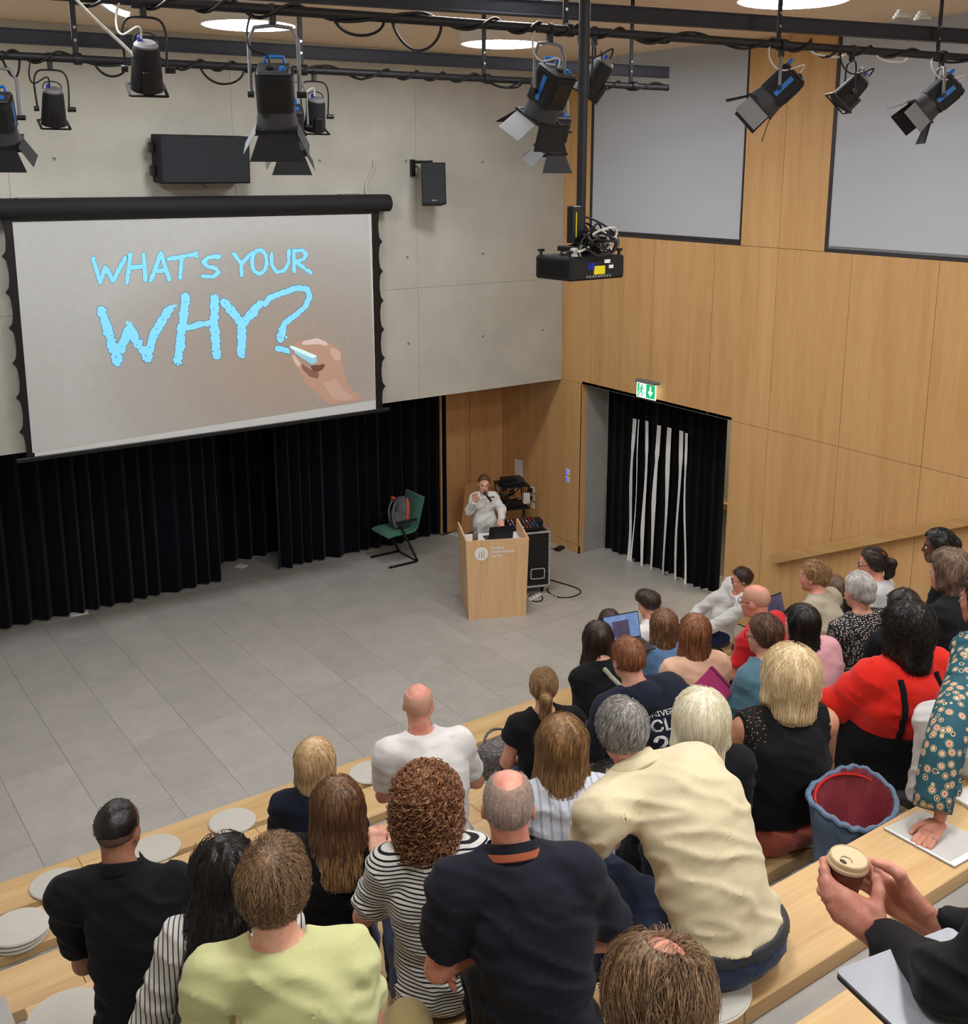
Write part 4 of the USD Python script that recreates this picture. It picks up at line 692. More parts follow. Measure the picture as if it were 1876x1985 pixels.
# ---- hand: palm, five fingers of unequal length with knuckle bends, a thumb from the side of the palm
def hand_prims(w, d, n, side, curl=.5, spread=.06, thumb=.6, sc=1., curls=None):
    """w wrist, d towards the fingers, n out of the back of the hand; side +1 if the thumb lies towards cross(d, n)."""
    d, n = unit(d), unit(n); n = unit(n-d*(n@d)); x = np.cross(d, n)*side; pr = []
    K = [w+d*.088*sc+x*o*sc for o in (.030, .010, -.011, -.030)]
    pr += [(w+x*o*.75*sc+d*.008, k, .0155*sc, .0125*sc) for o, k in zip((.026, .009, -.009, -.024), K)]; pr += [(K[i], K[i+1], .012*sc, .0115*sc) for i in range(3)]
    for i, (k, L) in enumerate(zip(K, (.068, .078, .072, .056))):
        c = curl if curls is None else curls[i]; dd = unit(d+x*spread*(1.5-i)); p = k; a = 0
        for seg, (fr, r0, r1, bend) in enumerate(((.46, .0105, .0095, .7), (.31, .0095, .0085, 1.1), (.23, .0085, .0068, .8))):
            a += c*bend; q = p+(dd*math.cos(a)-n*math.sin(a))*L*fr*sc*1.06; pr.append((p, q, r0*sc, r1*sc)); p = q
    t0 = w+d*.022*sc+x*.028*sc; t1 = t0+(d*.6+x*.75*(1-.4*thumb)-n*.45*thumb)*.045*sc; t2 = t1+unit(d*.85+x*.3*(1-thumb)-n*.5*thumb)*.034*sc; t3 = t2+unit(d*.9-x*.15*thumb-n*.5*thumb)*.028*sc
    pr += [(w+d*.02*sc+x*.012*sc, t0, .016*sc, .016*sc), (t0, t1, .0165*sc, .0125*sc), (t1, t2, .0115*sc, .0105*sc), (t2, t3, .0105*sc, .008*sc)]
    return pr
def prim_mesh(pr, h, k=.008, it=1):
    pts = np.array([p for q in pr for p in q[:2]]); g = Grid(pts.min(0)-.04, pts.max(0)+.04, h); D = None
    for a, b, ra, rb in pr:
        e = g.f([a, b], max(ra, rb)+.03, lambda P: d_cone(P, a, b, ra, rb)); D = e if D is None else smin(D, e, k)
    return g.mesh(D, it)
# ---- heads (nominal size; x right, y to the face, z up; origin between the ears)
SK_C, SK_R = np.array([0, -.012, .03]), np.array([.0745, .096, .088])
def head_sdf(q, female=False):
    jw = .052 if female else .057
    d = d_ell(q, SK_C, SK_R); d = smin(d, d_ell(q, (0, .034, -.048), (jw, .062, .070)), .035); d = smin(d, d_ell(q, (0, .066, -.095), (.026, .024, .022)), .03)
    d = smin(d, d_cone(q, (0, .086, .012), (0, .110, -.024), .007, .0125), .014); d = smin(d, d_ell(q, (0, .078, .024), (.046, .02, .010)), .014)
    for s in (-1, 1):
        d = smin(d, d_ell(q, (s*.077, -.008, -.012), (.009, .020, .032)), .008); d = -smin(-d, d_ell(q, (s*.031, .098, .004), (.015, .014, .009))*1., .01); d = smin(d, d_ell(q, (s*.036, .066, -.03), (.018, .022, .016)), .02)
    d = smin(d, d_ell(q, (0, .092, -.058), (.022, .009, .0055)), .006); d = smin(d, d_ell(q, (0, .090, -.069), (.019, .009, .006)), .006)
    return d
def zline(y): return np.interp(y, [-.12, -.06, -.02, .012, .03, .06, .09, .11], [-.068, -.066, -.05, .0, .03, .075, .088, .1])
def hair_sdf(st, q, p, g):
    """st style; p parameters; g gravity direction in head coordinates."""
    L, t = p.get('L', .2), p.get('t', .014); w = p.get('w', .1); bk = p.get('back', .02)
    cap = d_ell(q, SK_C+[0, -.002, .002], SK_R+t); fr = (zline(q[..., 1])+p.get('hl', 0.)-q[..., 2])*.7
    if st in ('short', 'buzz', 'ring'):
        d = np.maximum(cap, fr)
        if st == 'ring': d = np.maximum(d, -(d_ell(q, p.get('bc', (0, -.01, .125)), p.get('br', (.062, .085, .06)))))
        if p.get('top'): d = smin(d, d_ell(q, (0, .02, .10), (.062, .075, .03+p['top'])), .03)
        return d
    if st in ('pony', 'bun', 'updo'):
        d = np.maximum(cap, fr*1.)
        if st == 'pony':
            a = np.array([0, -.108, p.get('tz', .015)]); b = a+np.array([0, -.045, -.03]); c = b+unit(np.asarray(g)+[0, .18, 0])*L*.55; e = a+np.array([0, -.02, 0])+unit(np.asarray(g)+[0, .12, 0])*L*1.1
            d = smin(d, d_cone(q, a, b, .02, .03), .012); d = smin(d, d_cone(q, b, c, .032, .032), .02); d = smin(d, d_cone(q, c, e, .032, .012), .02)
        else:
            for cc, rr in p.get('buns', [((0, -.115, .0), .046)]): d = smin(d, d_ell(q, cc, (rr*1.1, rr*.85, rr)), .02)
        return d
    # loose hair: cap, side curtains and a fall down the back
    gy = unit(np.asarray(g)*.8+np.array([0, 0, -1.])*.2); a = np.array([0, -.035, .02]); e = a+gy*(L+.02)+np.array([0, -bk, 0])
    S = np.array([1., p.get('flat', .62), 1.], np.float32); qq = (q-a)/S; ee = (e-a)/S
    d = smin(cap, d_cone(qq, (0, 0, 0), ee, w*.92, w*p.get('tip', .8))*.75, .05)
    for s in (-1, 1): d = smin(d, d_cone(q, (s*.07, -.01, .03), np.array([s*(w*.9), -.02, .02])+gy*min(L*.75, .16), .026, .03), .03)
    d = np.maximum(d, (q-e)@gy.astype(np.float32)-p.get('cut', .03))
    face = np.maximum(np.maximum(.018+.6*np.maximum(q[..., 2]-.02, 0)-q[..., 1], q[..., 2]-(.072+p.get('hl', 0.))), np.abs(q[..., 0])-.115)
    return np.maximum(d, -smin(face, face, .01))
def grad(fn, q, e=.004):
    return np.stack([fn(q+np.eye(3)[i]*e)-fn(q-np.eye(3)[i]*e) for i in range(3)], -1)
def strands(fn, st, p, g, n, seed, m):
    """Hair curves that follow the surface of the hair: m surface mesh in head coordinates."""
    r = np.random.default_rng(seed); pts, _ = trimesh.sample.sample_surface(m, n, seed=seed); q = np.array(pts); curl = p.get('curl', 0); steps, ds = p.get('steps', 9), p.get('ds', .011)
    wh = np.array(p.get('whorl', (0, -.055, .11))); tie = np.array(p.get('tie', (0, -.115, .0))); g = np.asarray(g); path = []; lay = r.uniform(-.002, p.get('lift', .006), len(q)); jit = r.normal(0, p.get('jit', .25), (len(q), 3))
    for k in range(steps):
        N = grad(fn, q); N /= np.linalg.norm(N, axis=1, keepdims=True)+1e-9
        if k == 0: N0 = N
        path.append(q+N*lay[:, None])
        if st in ('pony', 'bun', 'updo'): v = np.where((q[:, 1:2] > tie[1]+.0) & (q[:, 2:] > -.09), tie-q, np.broadcast_to(g, q.shape))
        elif st == 'short' or st == 'ring' or st == 'buzz': v = (q-wh)*np.array([1, 1, .6])/.1+g*.25
        else: v = (q-wh)*np.array([1, 1, 0])/.1*np.clip(q[:, 2:]/.08, 0, 1)+g*1.
        v = v/(np.linalg.norm(v, axis=1, keepdims=True)+1e-9)+jit*(.4+.6*k/steps); v -= N*(v*N).sum(1, keepdims=True)*.9; v /= np.linalg.norm(v, axis=1, keepdims=True)+1e-9
        q = q+v*ds; dd = fn(q); q = q-N*np.clip(dd, -.02, .02)[:, None]*np.where((q@g) > p.get('free', 9), 0, .8)[:, None]
        lay = lay+p.get('rise', .0)
    path = np.array(path).transpose(1, 0, 2)
    if curl:   # tight ringlets: a small helix round each path
        nn = 26; t = np.linspace(0, 1, nn); out = []
        for i in range(len(path)):
            c = np.stack([np.interp(t*(steps-1), np.arange(steps), path[i, :, j]) for j in range(3)], -1); d = unit(c[-1]-c[0]); a = unit(np.cross(d, [.3, .9, .2])); b = np.cross(d, a); ph = 2*PI*(p.get('turns', 2.6)*t+r.random()); rr = curl*r.uniform(.6, 1.3)*(.5+.5*t)
            out.append(c+rr[:, None]*(np.cos(ph)[:, None]*a+np.sin(ph)[:, None]*b))
        path = np.array(out)
    return path
def curves(name, path, width, material, parent):
    p = P_(parent); pth = p+'/'+numbered(name, p); c = UsdGeom.BasisCurves.Define(stage, pth); n, k, _ = path.shape
    c.CreateTypeAttr('linear'); c.CreateCurveVertexCountsAttr(Vt.IntArray.FromNumpy(np.full(n, k, np.int32))); c.CreatePointsAttr(Vt.Vec3fArray.FromNumpy(path.reshape(-1, 3).astype(np.float32)))
    w = np.tile(width*np.r_[np.ones(k-3), .8, .55, .3], n); c.CreateWidthsAttr(Vt.FloatArray.FromNumpy(w.astype(np.float32))); c.SetWidthsInterpolation('vertex')
    UsdShade.MaterialBindingAPI.Apply(c.GetPrim()).Bind(M[material]); return c.GetPrim()
# ---- materials of people
def mat_skin(name, c, c2):
    mat(name, c, .5, c2, 22., bump=.06, bscale=260, spec=.4)
mat_skin('skin_fair', (226, 172, 148), (214, 150, 126)); mat_skin('skin_tan', (205, 148, 118), (190, 130, 102)); mat_skin('skin_pink', (224, 160, 138), (206, 132, 112)); mat_skin('skin_dark', (104, 70, 52), (86, 56, 42)); mat_skin('skin_brown', (170, 118, 92), (150, 100, 78)); mat_skin('skin_hand', (208, 148, 126), (186, 116, 98))
def mat_hair(name, c, c2, c3=None, rough=.42, sc=(120, 120, 9), spec=.45):
    nodes = {'g': ('geometry', {}), 'm': ('mapping', {'scale': sc}), 'n': ('noise_texture', {'scale': 1., 'detail': 3.}), 'r': ('rgb_ramp', {'ramp': [(.3, lin(c3 or c)), (.5, lin(c)), (.7, lin(c2))]}), 'b': ('bump', {'strength': .5, 'distance': .004}), 'p': ('principled_bsdf', {'roughness': rough, 'specular_ior_level': spec})}
    M[name] = usdkit.material(stage, '/World/Looks/'+name, nodes, [('g.position', 'm.vector'), ('m.vector', 'n.vector'), ('n.fac', 'r.fac'), ('r.color', 'p.base_color'), ('n.fac', 'b.height'), ('b.normal', 'p.normal')], 'p.BSDF')
mat_hair('hair_brown', (84, 58, 40), (122, 88, 60), (52, 35, 25)); mat_hair('hair_darkbrown', (50, 36, 29), (78, 56, 44), (30, 22, 19)); mat_hair('hair_black', (24, 20, 20), (46, 38, 36), (12, 11, 12), .34); mat_hair('hair_blonde', (206, 174, 128), (232, 206, 164), (162, 128, 86)); mat_hair('hair_honey', (142, 108, 70), (186, 148, 102), (98, 72, 47))
mat_hair('hair_platinum', (240, 234, 208), (250, 247, 232), (212, 202, 168)); mat_hair('hair_warmblonde', (226, 204, 160), (242, 226, 190), (186, 156, 110)); mat_hair('hair_auburn', (132, 82, 52), (168, 110, 72), (92, 54, 36)); mat_hair('hair_grey', (150, 146, 141), (204, 200, 194), (98, 93, 89)); mat_hair('hair_silver', (196, 192, 186), (222, 218, 212), (150, 144, 138)); mat_hair('hair_curly', (140, 94, 64), (200, 150, 108), (80, 50, 35), .45, (60, 60, 60)); mat_hair('hair_sandy', (126, 98, 70), (172, 138, 100), (80, 59, 42)); mat_hair('hair_ombre', (112, 80, 54), (160, 118, 80), (74, 52, 38)); mat_hair('hair_tips', (196, 156, 106), (220, 184, 136), (160, 118, 74)); mat_hair('hair_mousy', (104, 84, 68), (136, 112, 90), (72, 56, 44))
mat('stubble', (176, 140, 122), .7, (150, 120, 106), 420., ramp=(.4, .6)); mat('stubble_dark', (118, 86, 70), .75, (86, 64, 54), 380., ramp=(.4, .6)); mat('stubble_light', (206, 158, 134), .7, (190, 142, 120), 380.)
def cloth(name, c, c2=None, sheen=.15, rough=.88, sc=220, bump=.25): mat(name, c, rough, c2 or tuple(int(x*.965) for x in c), sc, bump=bump*.6, bscale=420, sheen=sheen if max(c) > 60 else .04, spec=.2, bdist=.0006)
for nm, c in dict(c_black=(19, 20, 23), c_navy=(31, 37, 52), c_navy_polo=(28, 30, 41), c_inkblue=(20, 25, 40), c_white=(232, 231, 228), c_cream=(222, 210, 174), c_lime=(206, 208, 150), c_red=(206, 36, 40), c_bright_red=(226, 40, 26), c_peach=(226, 182, 154), c_denim=(100, 136, 176), c_jeans=(46, 62, 92), c_lightjeans=(150, 170, 186), c_teal=(82, 120, 134), c_pink=(222, 164, 170), c_khaki=(140, 124, 82), c_beige=(190, 176, 148), c_sage=(158, 160, 136), c_terracotta=(176, 92, 74), c_palegrey=(206, 206, 204), c_greyblue=(176, 186, 202), c_purple=(74, 74, 120), c_bluetrouser=(30, 40, 84), c_magenta=(140, 24, 84), c_suit=(18, 18, 20), c_shirtgrey=(214, 214, 210), c_sand=(196, 184, 150), c_rust=(160, 86, 56)).items(): cloth(nm, c)
def mat_stripes(name, c, c2, axis, freq, duty, sharp=.06, warp=0.):
    nodes = {'t': ('texture_coordinate', {}), 'w': ('wave_texture', {'wave_type': 'bands', 'bands_direction': axis, 'scale': freq, 'distortion': warp, 'detail': 1., 'detail_scale': .6}), 'r': ('rgb_ramp', {'ramp': [(duty-sharp, lin(c2)), (duty+sharp, lin(c))]}), 'p': ('principled_bsdf', {'roughness': .85, 'specular_ior_level': .2, 'sheen_weight': .1})}
    M[name] = usdkit.material(stage, '/World/Looks/'+name, nodes, [('t.object', 'w.vector'), ('w.fac', 'r.fac'), ('r.color', 'p.base_color')], 'p.BSDF')
mat_stripes('c_breton', (226, 225, 220), (34, 34, 40), 'z', 22., .3, .07, .5); mat_stripes('c_pinstripe', (222, 219, 214), (66, 62, 66), 'x', 19., .16, .07, .6); mat_stripes('c_bluestripe', (196, 200, 208), (176, 184, 198), 'x', 15., .4, .2); mat_stripes('c_linen', (184, 174, 152), (166, 156, 136), 'x', 17., .45, .3, 1.5); mat_stripes('c_whitegrey', (208, 214, 224), (170, 176, 188), 'x', 9., .14, .08)
def mat_voro(name, cols, scale, feature='f1', stretch=(1, 1, 1)):
    nodes = {'t': ('texture_coordinate', {}), 'm': ('mapping', {'scale': stretch}), 'v': ('voronoi_texture', {'scale': scale, 'feature': feature, 'randomness': .55}), 'r': ('rgb_ramp', {'ramp': cols, 'interpolate': False}), 'p': ('principled_bsdf', {'roughness': .8, 'specular_ior_level': .25})}
    M[name] = usdkit.material(stage, '/World/Looks/'+name, nodes, [('t.object', 'm.vector'), ('m.vector', 'v.vector'), ('v.distance', 'r.fac'), ('r.color', 'p.base_color')], 'p.BSDF')
mat_voro('c_print', [(0., lin((196, 96, 84))), (.16, lin((214, 186, 152))), (.30, lin((40, 62, 70))), (.36, lin((196, 178, 140))), (.42, lin((42, 84, 96)))], 27.)
mat_voro('c_leopard', [(0., lin((214, 208, 198))), (.30, lin((214, 208, 198))), (.34, lin((40, 38, 38)))], 70., 'f1', (1, 1, 1.6))
mat_voro('c_lace', [(0., lin((190, 136, 110))), (.24, lin((20, 19, 22)))], 85.); mat_voro('c_bag_pattern', [(0., lin((200, 196, 190))), (.25, lin((90, 86, 84)))], 90.)
mat('eye_white', (206, 198, 190), .3); mat('shoe', (48, 46, 46), .6); mat('shoe_white', (220, 218, 214), .6); mat('glass_frame', (70, 46, 36), .4); mat('mouth', (176, 84, 80), .5); mat('teeth', (240, 236, 228), .4)
# ---- a seated person
def person(label, head_px, row, shirt, hair, hcol, skin='skin_fair', hz=.80, bs=1.08, hs=1.08, dx=0., dy=0., yaw=30., hyaw=None, nod=.12, tilt=0., sleeve='short', trousers='c_black', arms='lap', hp=None, female=False, bulk=1., hem=.03, n_str=0, group=None, strw=.0016, neckcut=.0, hunch=.02, extra=None, wr=.011, shoes='shoe', h=None, seatz=None, sy=None, legs=None, wide=1., hw=None, hands=None, sx=None, loose=.012):
    bs *= .92; hs *= .9
    zs = RZ[row] if seatz is None else seatz
    if hw is None: d = ray(*head_px); hw = CAM+d*((zs+hz*bs-CAM[2])/d[2])
    depth = (hw-CAM)@CF
    S = np.array([hw[0]+dx if sx is None else sx, (RY[row]-.16+dy) if sy is None else sy, zs]); psi = math.radians(yaw); rz = -psi
    Rw = np.array([[math.cos(rz), -math.sin(rz), 0], [math.sin(rz), math.cos(rz), 0], [0, 0, 1]])
    H = Rw.T@(hw-S); b = bs; t = thing('person', label, 'person', S, rz, group)
    h = h or float(np.clip(depth*.0026, .0105, .0165)); W = wide
    Pv = np.array([0, 0, .105])*b; dirs = unit(H-Pv); N = H-(.5*dirs+.5*np.array([0, 0, 1.]))*.150*hs+np.array([0, -.030, 0])*hs; up = unit(N-Pv); rt = np.array([1., 0, 0]); rt = unit(unit(rt-up*(rt@up))*.35+np.array([1., 0, 0])*.65); up = unit(up-rt*(up@rt)); fw = np.cross(up, rt)
    F = np.stack([rt, fw, up], 1); Lt = np.linalg.norm(N-Pv); Cc = Pv+up*Lt*.62-fw*(.012+hunch)*b; Bl = Pv+up*Lt*.27-fw*hunch*.8*b
    sw = (.158 if female else .182)*b*W; SH = {s: N-up*.068*b+rt*s*sw+fw*.005*b-fw*hunch*.5 for s in (-1, 1)}
    # arms: targets for elbow and wrist in the person's frame
    EL, WR, HD = {}, {}, {}
    for s in (-1, 1):
        a = arms.get(s, 'lap') if isinstance(arms, dict) else arms
        if isinstance(a, str):
            e = SH[s]+np.array([s*.055, .075, -.255])*b; w = {'lap': np.array([s*.055, .27, .20]), 'knee': np.array([s*.13, .36, .20]), 'fold': np.array([-s*.06, .20, .30]), 'desk': np.array([s*.10, .34, .30])}[a]*b+np.array([0, max(0, H[1])*.35, 0])
            v = w-e; w = e+unit(v)*min(max(np.linalg.norm(v), .23*b), .27*b); hd = (unit(w-e), np.array([0, .2, 1.]), .5)
        else: e, w = np.array(a[0]), np.array(a[1]); hd = (a[2] if len(a) > 2 else unit(w-e), a[3] if len(a) > 3 else np.array([0, .2, 1.]), a[4] if len(a) > 4 else .5)
        EL[s], WR[s], HD[s] = e, w, hd
    HP, KN, AN = {}, {}, {}
    for s in (-1, 1):
        HP[s] = np.array([s*.088*W, .02, .095])*b; KN[s] = np.array([s*.125, .43, .10])*b if legs is None else np.array(legs[0])*[s, 1, 1]*b; AN[s] = np.array([s*.12, .43, -.31])*b if legs is None else np.array(legs[1])*[s, 1, 1]*b
    allp = np.array([H]+list(SH.values())+list(EL.values())+list(WR.values())+list(KN.values())+list(AN.values())); lo = np.minimum(allp.min(0)-.17, [-.36*b*W*bulk, -.30*b*bulk, -.03]); hi = np.maximum(allp.max(0)+[.17, .18, .19], [.36*b*W*bulk, .2, .2]); g = Grid(lo, hi, h)
    k = bulk
    tor = g.ell(Cc, np.array([.168*W*(.5+.5*k), .112*k, .205])*b, F)
    tor = smin(tor, g.ell(Bl, np.array([.150*W*k, .112*k, .16])*b, F), .07*b); tor = smin(tor, g.ell(Pv+[0, -.005, .0], np.array([.182*W*k, .135*k, .115])*b), .06*b)
    tor = smin(tor, g.cone(SH[-1], SH[1], .056*b, .056*b), .05*b); tor = smin(tor, g.cone(N-up*.045*b, N-up*.01*b, .088*b, .058*b), .05*b)
    for s in (-1, 1): tor = smin(tor, g.cone(N-up*.015*b+rt*s*.03*b, SH[s], .05*b, .052*b), .035*b)
    if female and k >= 1:
        for s in (-1, 1): tor = smin(tor, g.ell(Cc+fw*.085*b*k+rt*s*.075*b-up*.01*b, np.array([.07, .06, .065])*b*k), .04*b)
    Hd = rotm(-math.radians((hyaw if hyaw is not None else yaw)-yaw), -nod, tilt); hq = lambda P: ((P-H.astype(np.float32))@Hd.astype(np.float32))/hs
    head = g.f([H], .20*hs, lambda P: head_sdf(hq(P), female)*hs); nk = g.cone(N-up*.05*b, H+Hd@np.array([0, -.028, -.035])*hs, (.054 if female else .062)*b, (.048 if female else .057)*hs)
    ua = {s: g.cone(SH[s], EL[s], .052*b*(.4+.6*k), .040*b*(.5+.5*k)) for s in (-1, 1)}; fa = {s: g.cone(EL[s], WR[s], .040*b*(.6+.4*k), .026*b) for s in (-1, 1)}
    leg = None
    for s in (-1, 1):
        for q in (g.cone(HP[s], KN[s], .086*b*k, .058*b), g.cone(KN[s], AN[s], .056*b, .038*b)): leg = q if leg is None else smin(leg, q, .04)
    foot = None
    for s in (-1, 1):
        q = g.cone(AN[s]+np.array([0, -.02, -.045])*b, AN[s]+np.array([s*.02, .14, -.055])*b, .036*b, .032*b); foot = q if foot is None else np.minimum(foot, q)
    arm = None
    for s in (-1, 1):
        q = smin(ua[s], fa[s], .02); arm = q if arm is None else np.minimum(arm, q)
    body = smin(smin(tor+.007, arm, .035), leg+.004, .05); body = smin(body, nk, .03); body = smin(body, head, .022); body = smin(body, foot+.006, .02)
    bm = [g.mesh(body)]
    for s in (-1, 1):
        dd, nn, cu = HD[s]; bm.append(prim_mesh(hands[s], .0045) if hands else prim_mesh(hand_prims(WR[s]-unit(dd)*.01, np.array(dd), np.array(nn), -s if (np.cross(unit(dd), unit(nn))@np.array([1., 0, 0])) > 0 else s, cu, sc=(.92 if female else 1.)*b), .0065 if depth > 4 else .005))
    obj('body', cat(bm), skin, t, True)
    # clothes
    off = .013; sh = tor-off; fb = (meshkit.fbm(g.P.reshape(-1, 3)@F*np.array([6., 6., 13.]), 3, int(abs(head_px[0]))).reshape(tor.shape).astype(np.float32)-.5)*2*wr
    rd = 1-np.abs(2*meshkit.fbm((g.P.reshape(-1, 3)@F@rotm(0, 0, .5))*np.array([4.2, 4.2, 12.])+7, 2, int(abs(head_px[1]))).reshape(tor.shape).astype(np.float32)-1); fb = fb-np.clip(rd-.55, 0, 1)**2*wr*5.5
    near = np.abs(sh) < .06
    for s in (-1, 1):
        ad = unit(EL[s]-SH[s]); fd = unit(WR[s]-EL[s])
        if sleeve == 'none': continue
        fr = {'short': .72, 'cap': .34, 'elbow': .95, 'long': 9, 'rolled': 9, 'threeq': 9}[sleeve]
        a_ = np.maximum(ua[s]-off-(.012 if sleeve in ('short', 'elbow', 'cap') else .008), g.plane(SH[s]+(EL[s]-SH[s])*fr, ad)) if fr < 9 else smin(ua[s]-off-.006, np.maximum(fa[s]-off-.004, g.plane(EL[s]+(WR[s]-EL[s])*{'long': .97, 'rolled': .35, 'threeq': .6}[sleeve], fd)), .03)
        sh = smin(sh, a_, .035)
    sh = sh+fb
    sh = np.maximum(sh, g.plane(N+up*(.030-neckcut)*b-fw*.02, unit(up*.96-fw*.28))); hole = g.cone(N-up*.02*b+fw*.035*b, H+Hd@np.array([0, -.028, -.035])*hs, (.064+neckcut)*b, (.066+neckcut)*b); sh = np.maximum(sh, -hole)
    if sleeve == 'none':
        for s in (-1, 1): sh = np.maximum(sh, -(d_ell(g.P, SH[s]+rt*s*.045*b-up*.01, np.array([.055, .13, .13])*b)))
    if hem < -.05: sh = smin(sh, leg-.022, .06)
    hemp = g.plane(np.array([0, 0, hem])*b, [0, 0, -1.]) if hem > -.2 else None
    if hemp is not None: sh = np.maximum(sh, hemp)
    smesh = g.mesh(sh); so = obj('shirt', smesh, shirt, t, True)
    if trousers:
        low = np.maximum(tor-.010, g.plane(np.array([0, 0, .19])*b, [0, 0, 1.])); tq = smin(low, leg-loose, .05)
        tq = tq+fb*.8; cut = None
        for s in (-1, 1): tq = np.maximum(tq, np.minimum(g.plane(AN[s]+[0, 0, .01], [0, 0, -1.]), .5)) if s == 1 else tq
        obj('trousers', g.mesh(tq), trousers, t, True)
    if shoes: obj('shoes', g.mesh(np.maximum(foot-.004, .0+foot-.004)), shoes, t, True)
    # hair
    hp = dict(hp or {}); gl = Hd.T@np.array([0, 0, -1.]); T4 = np.eye(4); T4[:3, :3] = Hd*hs; T4[:3, 3] = H
    if hair == 'ring' or hp.get('stub'):
        gg = Grid((-.10, -.13, -.12), (.10, .12, .14), .0065); sp = dict(t=.0035, **{k_: v_ for k_, v_ in hp.items() if k_ in ('bc', 'br')}); D = hair_sdf('ring' if hp.get('stub') == 'ring' else 'buzz', gg.P, sp, gl)+(meshkit.fbm(gg.P.reshape(-1, 3)*70., 3, 4).reshape(gg.P.shape[:3]).astype(np.float32)-.5)*.004; m_ = gg.mesh(D)
        if hp.get('stub'):
            m2_ = m_.copy(); m2_.apply_transform(T4); so_ = obj('cropped_hair', m2_, hp.get('stubm', 'stubble'), t, True)
            if hp.get('stubn'):
                fb_ = lambda q: hair_sdf('buzz', q, dict(t=.004), gl); mb_ = gg.mesh(fb_(gg.P)); pa = strands(fb_, 'buzz', dict(steps=4, ds=.0016, lift=.001, rise=.0009, jit=.5), gl, hp['stubn'], 3, mb_)
                bc, br = np.array(hp.get('bc', (0, -.01, .125))), np.array(hp.get('br', (.062, .085, .06))); e_ = np.linalg.norm((pa[:, 0]-bc)/br, axis=1); keep = np.random.default_rng(2).random(len(pa)) < np.clip((e_-.85)/.45, 0, 1)
                q_ = curves('stubble', pa[keep]@(Hd*hs).T+H, .0009, hp.get('stubc', 'hair_grey'), so_); q_.SetCustomDataByKey('kind', 'stuff')
    if hair:
        Lr = hp.get('L', .2); gg = Grid((-.19, -.24, -.15-Lr*1.15), (.19, .15, .21), .0065 if depth < 5 else .0085); sd = int(head_px[0]*7+head_px[1])
        nz = (meshkit.fbm(gg.P.reshape(-1, 3)*np.array([38., 38., 9.]) if hair not in ('curly',) else gg.P.reshape(-1, 3)*34., 2, sd).reshape(gg.P.shape[:3])-.5)
        base = 'long' if hair in ('curly', 'bob') else hair; fn = lambda q: hair_sdf(base, q, hp, gl)
        D = fn(gg.P)+nz.astype(np.float32)*2*hp.get('rough', .006); hm = gg.mesh(D); m2 = hm.copy(); m2.apply_transform(T4); ho = obj('hair', m2, hcol, t, True)
        if n_str:
            pa = strands(fn, base, hp, gl, n_str, sd, hm); pa = pa@(Hd*hs).T+H; cu_ = curves('hair_strands', pa, strw, hp.get('strm', hcol), ho); cu_.SetCustomDataByKey('kind', 'stuff')
            if hp.get('tips'): 
                e = unit(np.array(gl)); sel = (hm.vertices@e > Lr*.5); 
                pa2 = strands(fn, base, dict(hp, steps=7, jit=.15), gl, n_str, sd+1, hm.submesh([np.nonzero(sel[hm.faces].all(1))[0]], append=True))@(Hd*hs).T+H; q2 = curves('hair_tips', pa2, strw*1.2, 'hair_tips', ho); q2.SetCustomDataByKey('kind', 'stuff')
    if hp.get('thin'):
        gg = Grid((-.10, -.13, -.12), (.10, .12, .14), .0065); f2 = lambda q: hair_sdf('buzz', q, dict(t=.004), gl); mb_ = gg.mesh(f2(gg.P)); pa = strands(f2, 'short', dict(hp, steps=10, ds=.011, lift=.004, rise=.0006, jit=.25, whorl=hp.get('twh', (.0, .05, .12))), gl, hp['thin'], 8, mb_); bc, br = np.array(hp['bc']), np.array(hp['br']); k_ = np.linalg.norm((pa[:, 0]-bc)/br, axis=1) < 1.15
        q_ = curves('thin_hair', pa[k_]@(Hd*hs).T+H, strw*.9, hcol, ho); q_.SetCustomDataByKey('kind', 'stuff')
    ey = []
    for s in (-1, 1): e_ = trimesh.creation.icosphere(1, .0105); e_.apply_translation((s*.031, .0785, .003)); ey.append(e_)
    e_ = cat(ey); e_.apply_transform(T4); obj('eyes', e_, 'eye_white', t, True)
    C = dict(t=t, g=g, H=H, N=N, up=up, rt=rt, fw=fw, SH=SH, EL=EL, WR=WR, tor=tor, sh=sh, ua=ua, fa=fa, leg=leg, Hd=Hd, hs=hs, b=b, T4=T4, S=S, Rw=Rw, Pv=Pv, F=F, Cc=Cc, KN=KN, AN=AN, fb=fb, depth=depth)
    if extra: extra(C)
    return C
def hpart(C, name, mesh, m):      # a part given in head coordinates
    q = mesh.copy(); q.apply_transform(C['T4']); return obj(name, q, m, C['t'], True)
def glasses(C, m='glass_frame'):
    r_ = [trimesh.creation.torus(.024, .0025, major_sections=20, minor_sections=6) for _ in (0, 1)]; Rx = np.array([[1, 0, 0], [0, 0, -1], [0, 1, 0]], float)
    hpart(C, 'glasses', cat([moved(r_[0], (-.031, .098, .002), Rx), moved(r_[1], (.031, .098, .002), Rx), cyl((-.055, .096, .006), (-.081, -.005, .008), .0022, 6), cyl((.055, .096, .006), (.081, -.005, .008), .0022, 6), cyl((-.008, .101, .005), (.008, .101, .005), .002, 6)]), m)
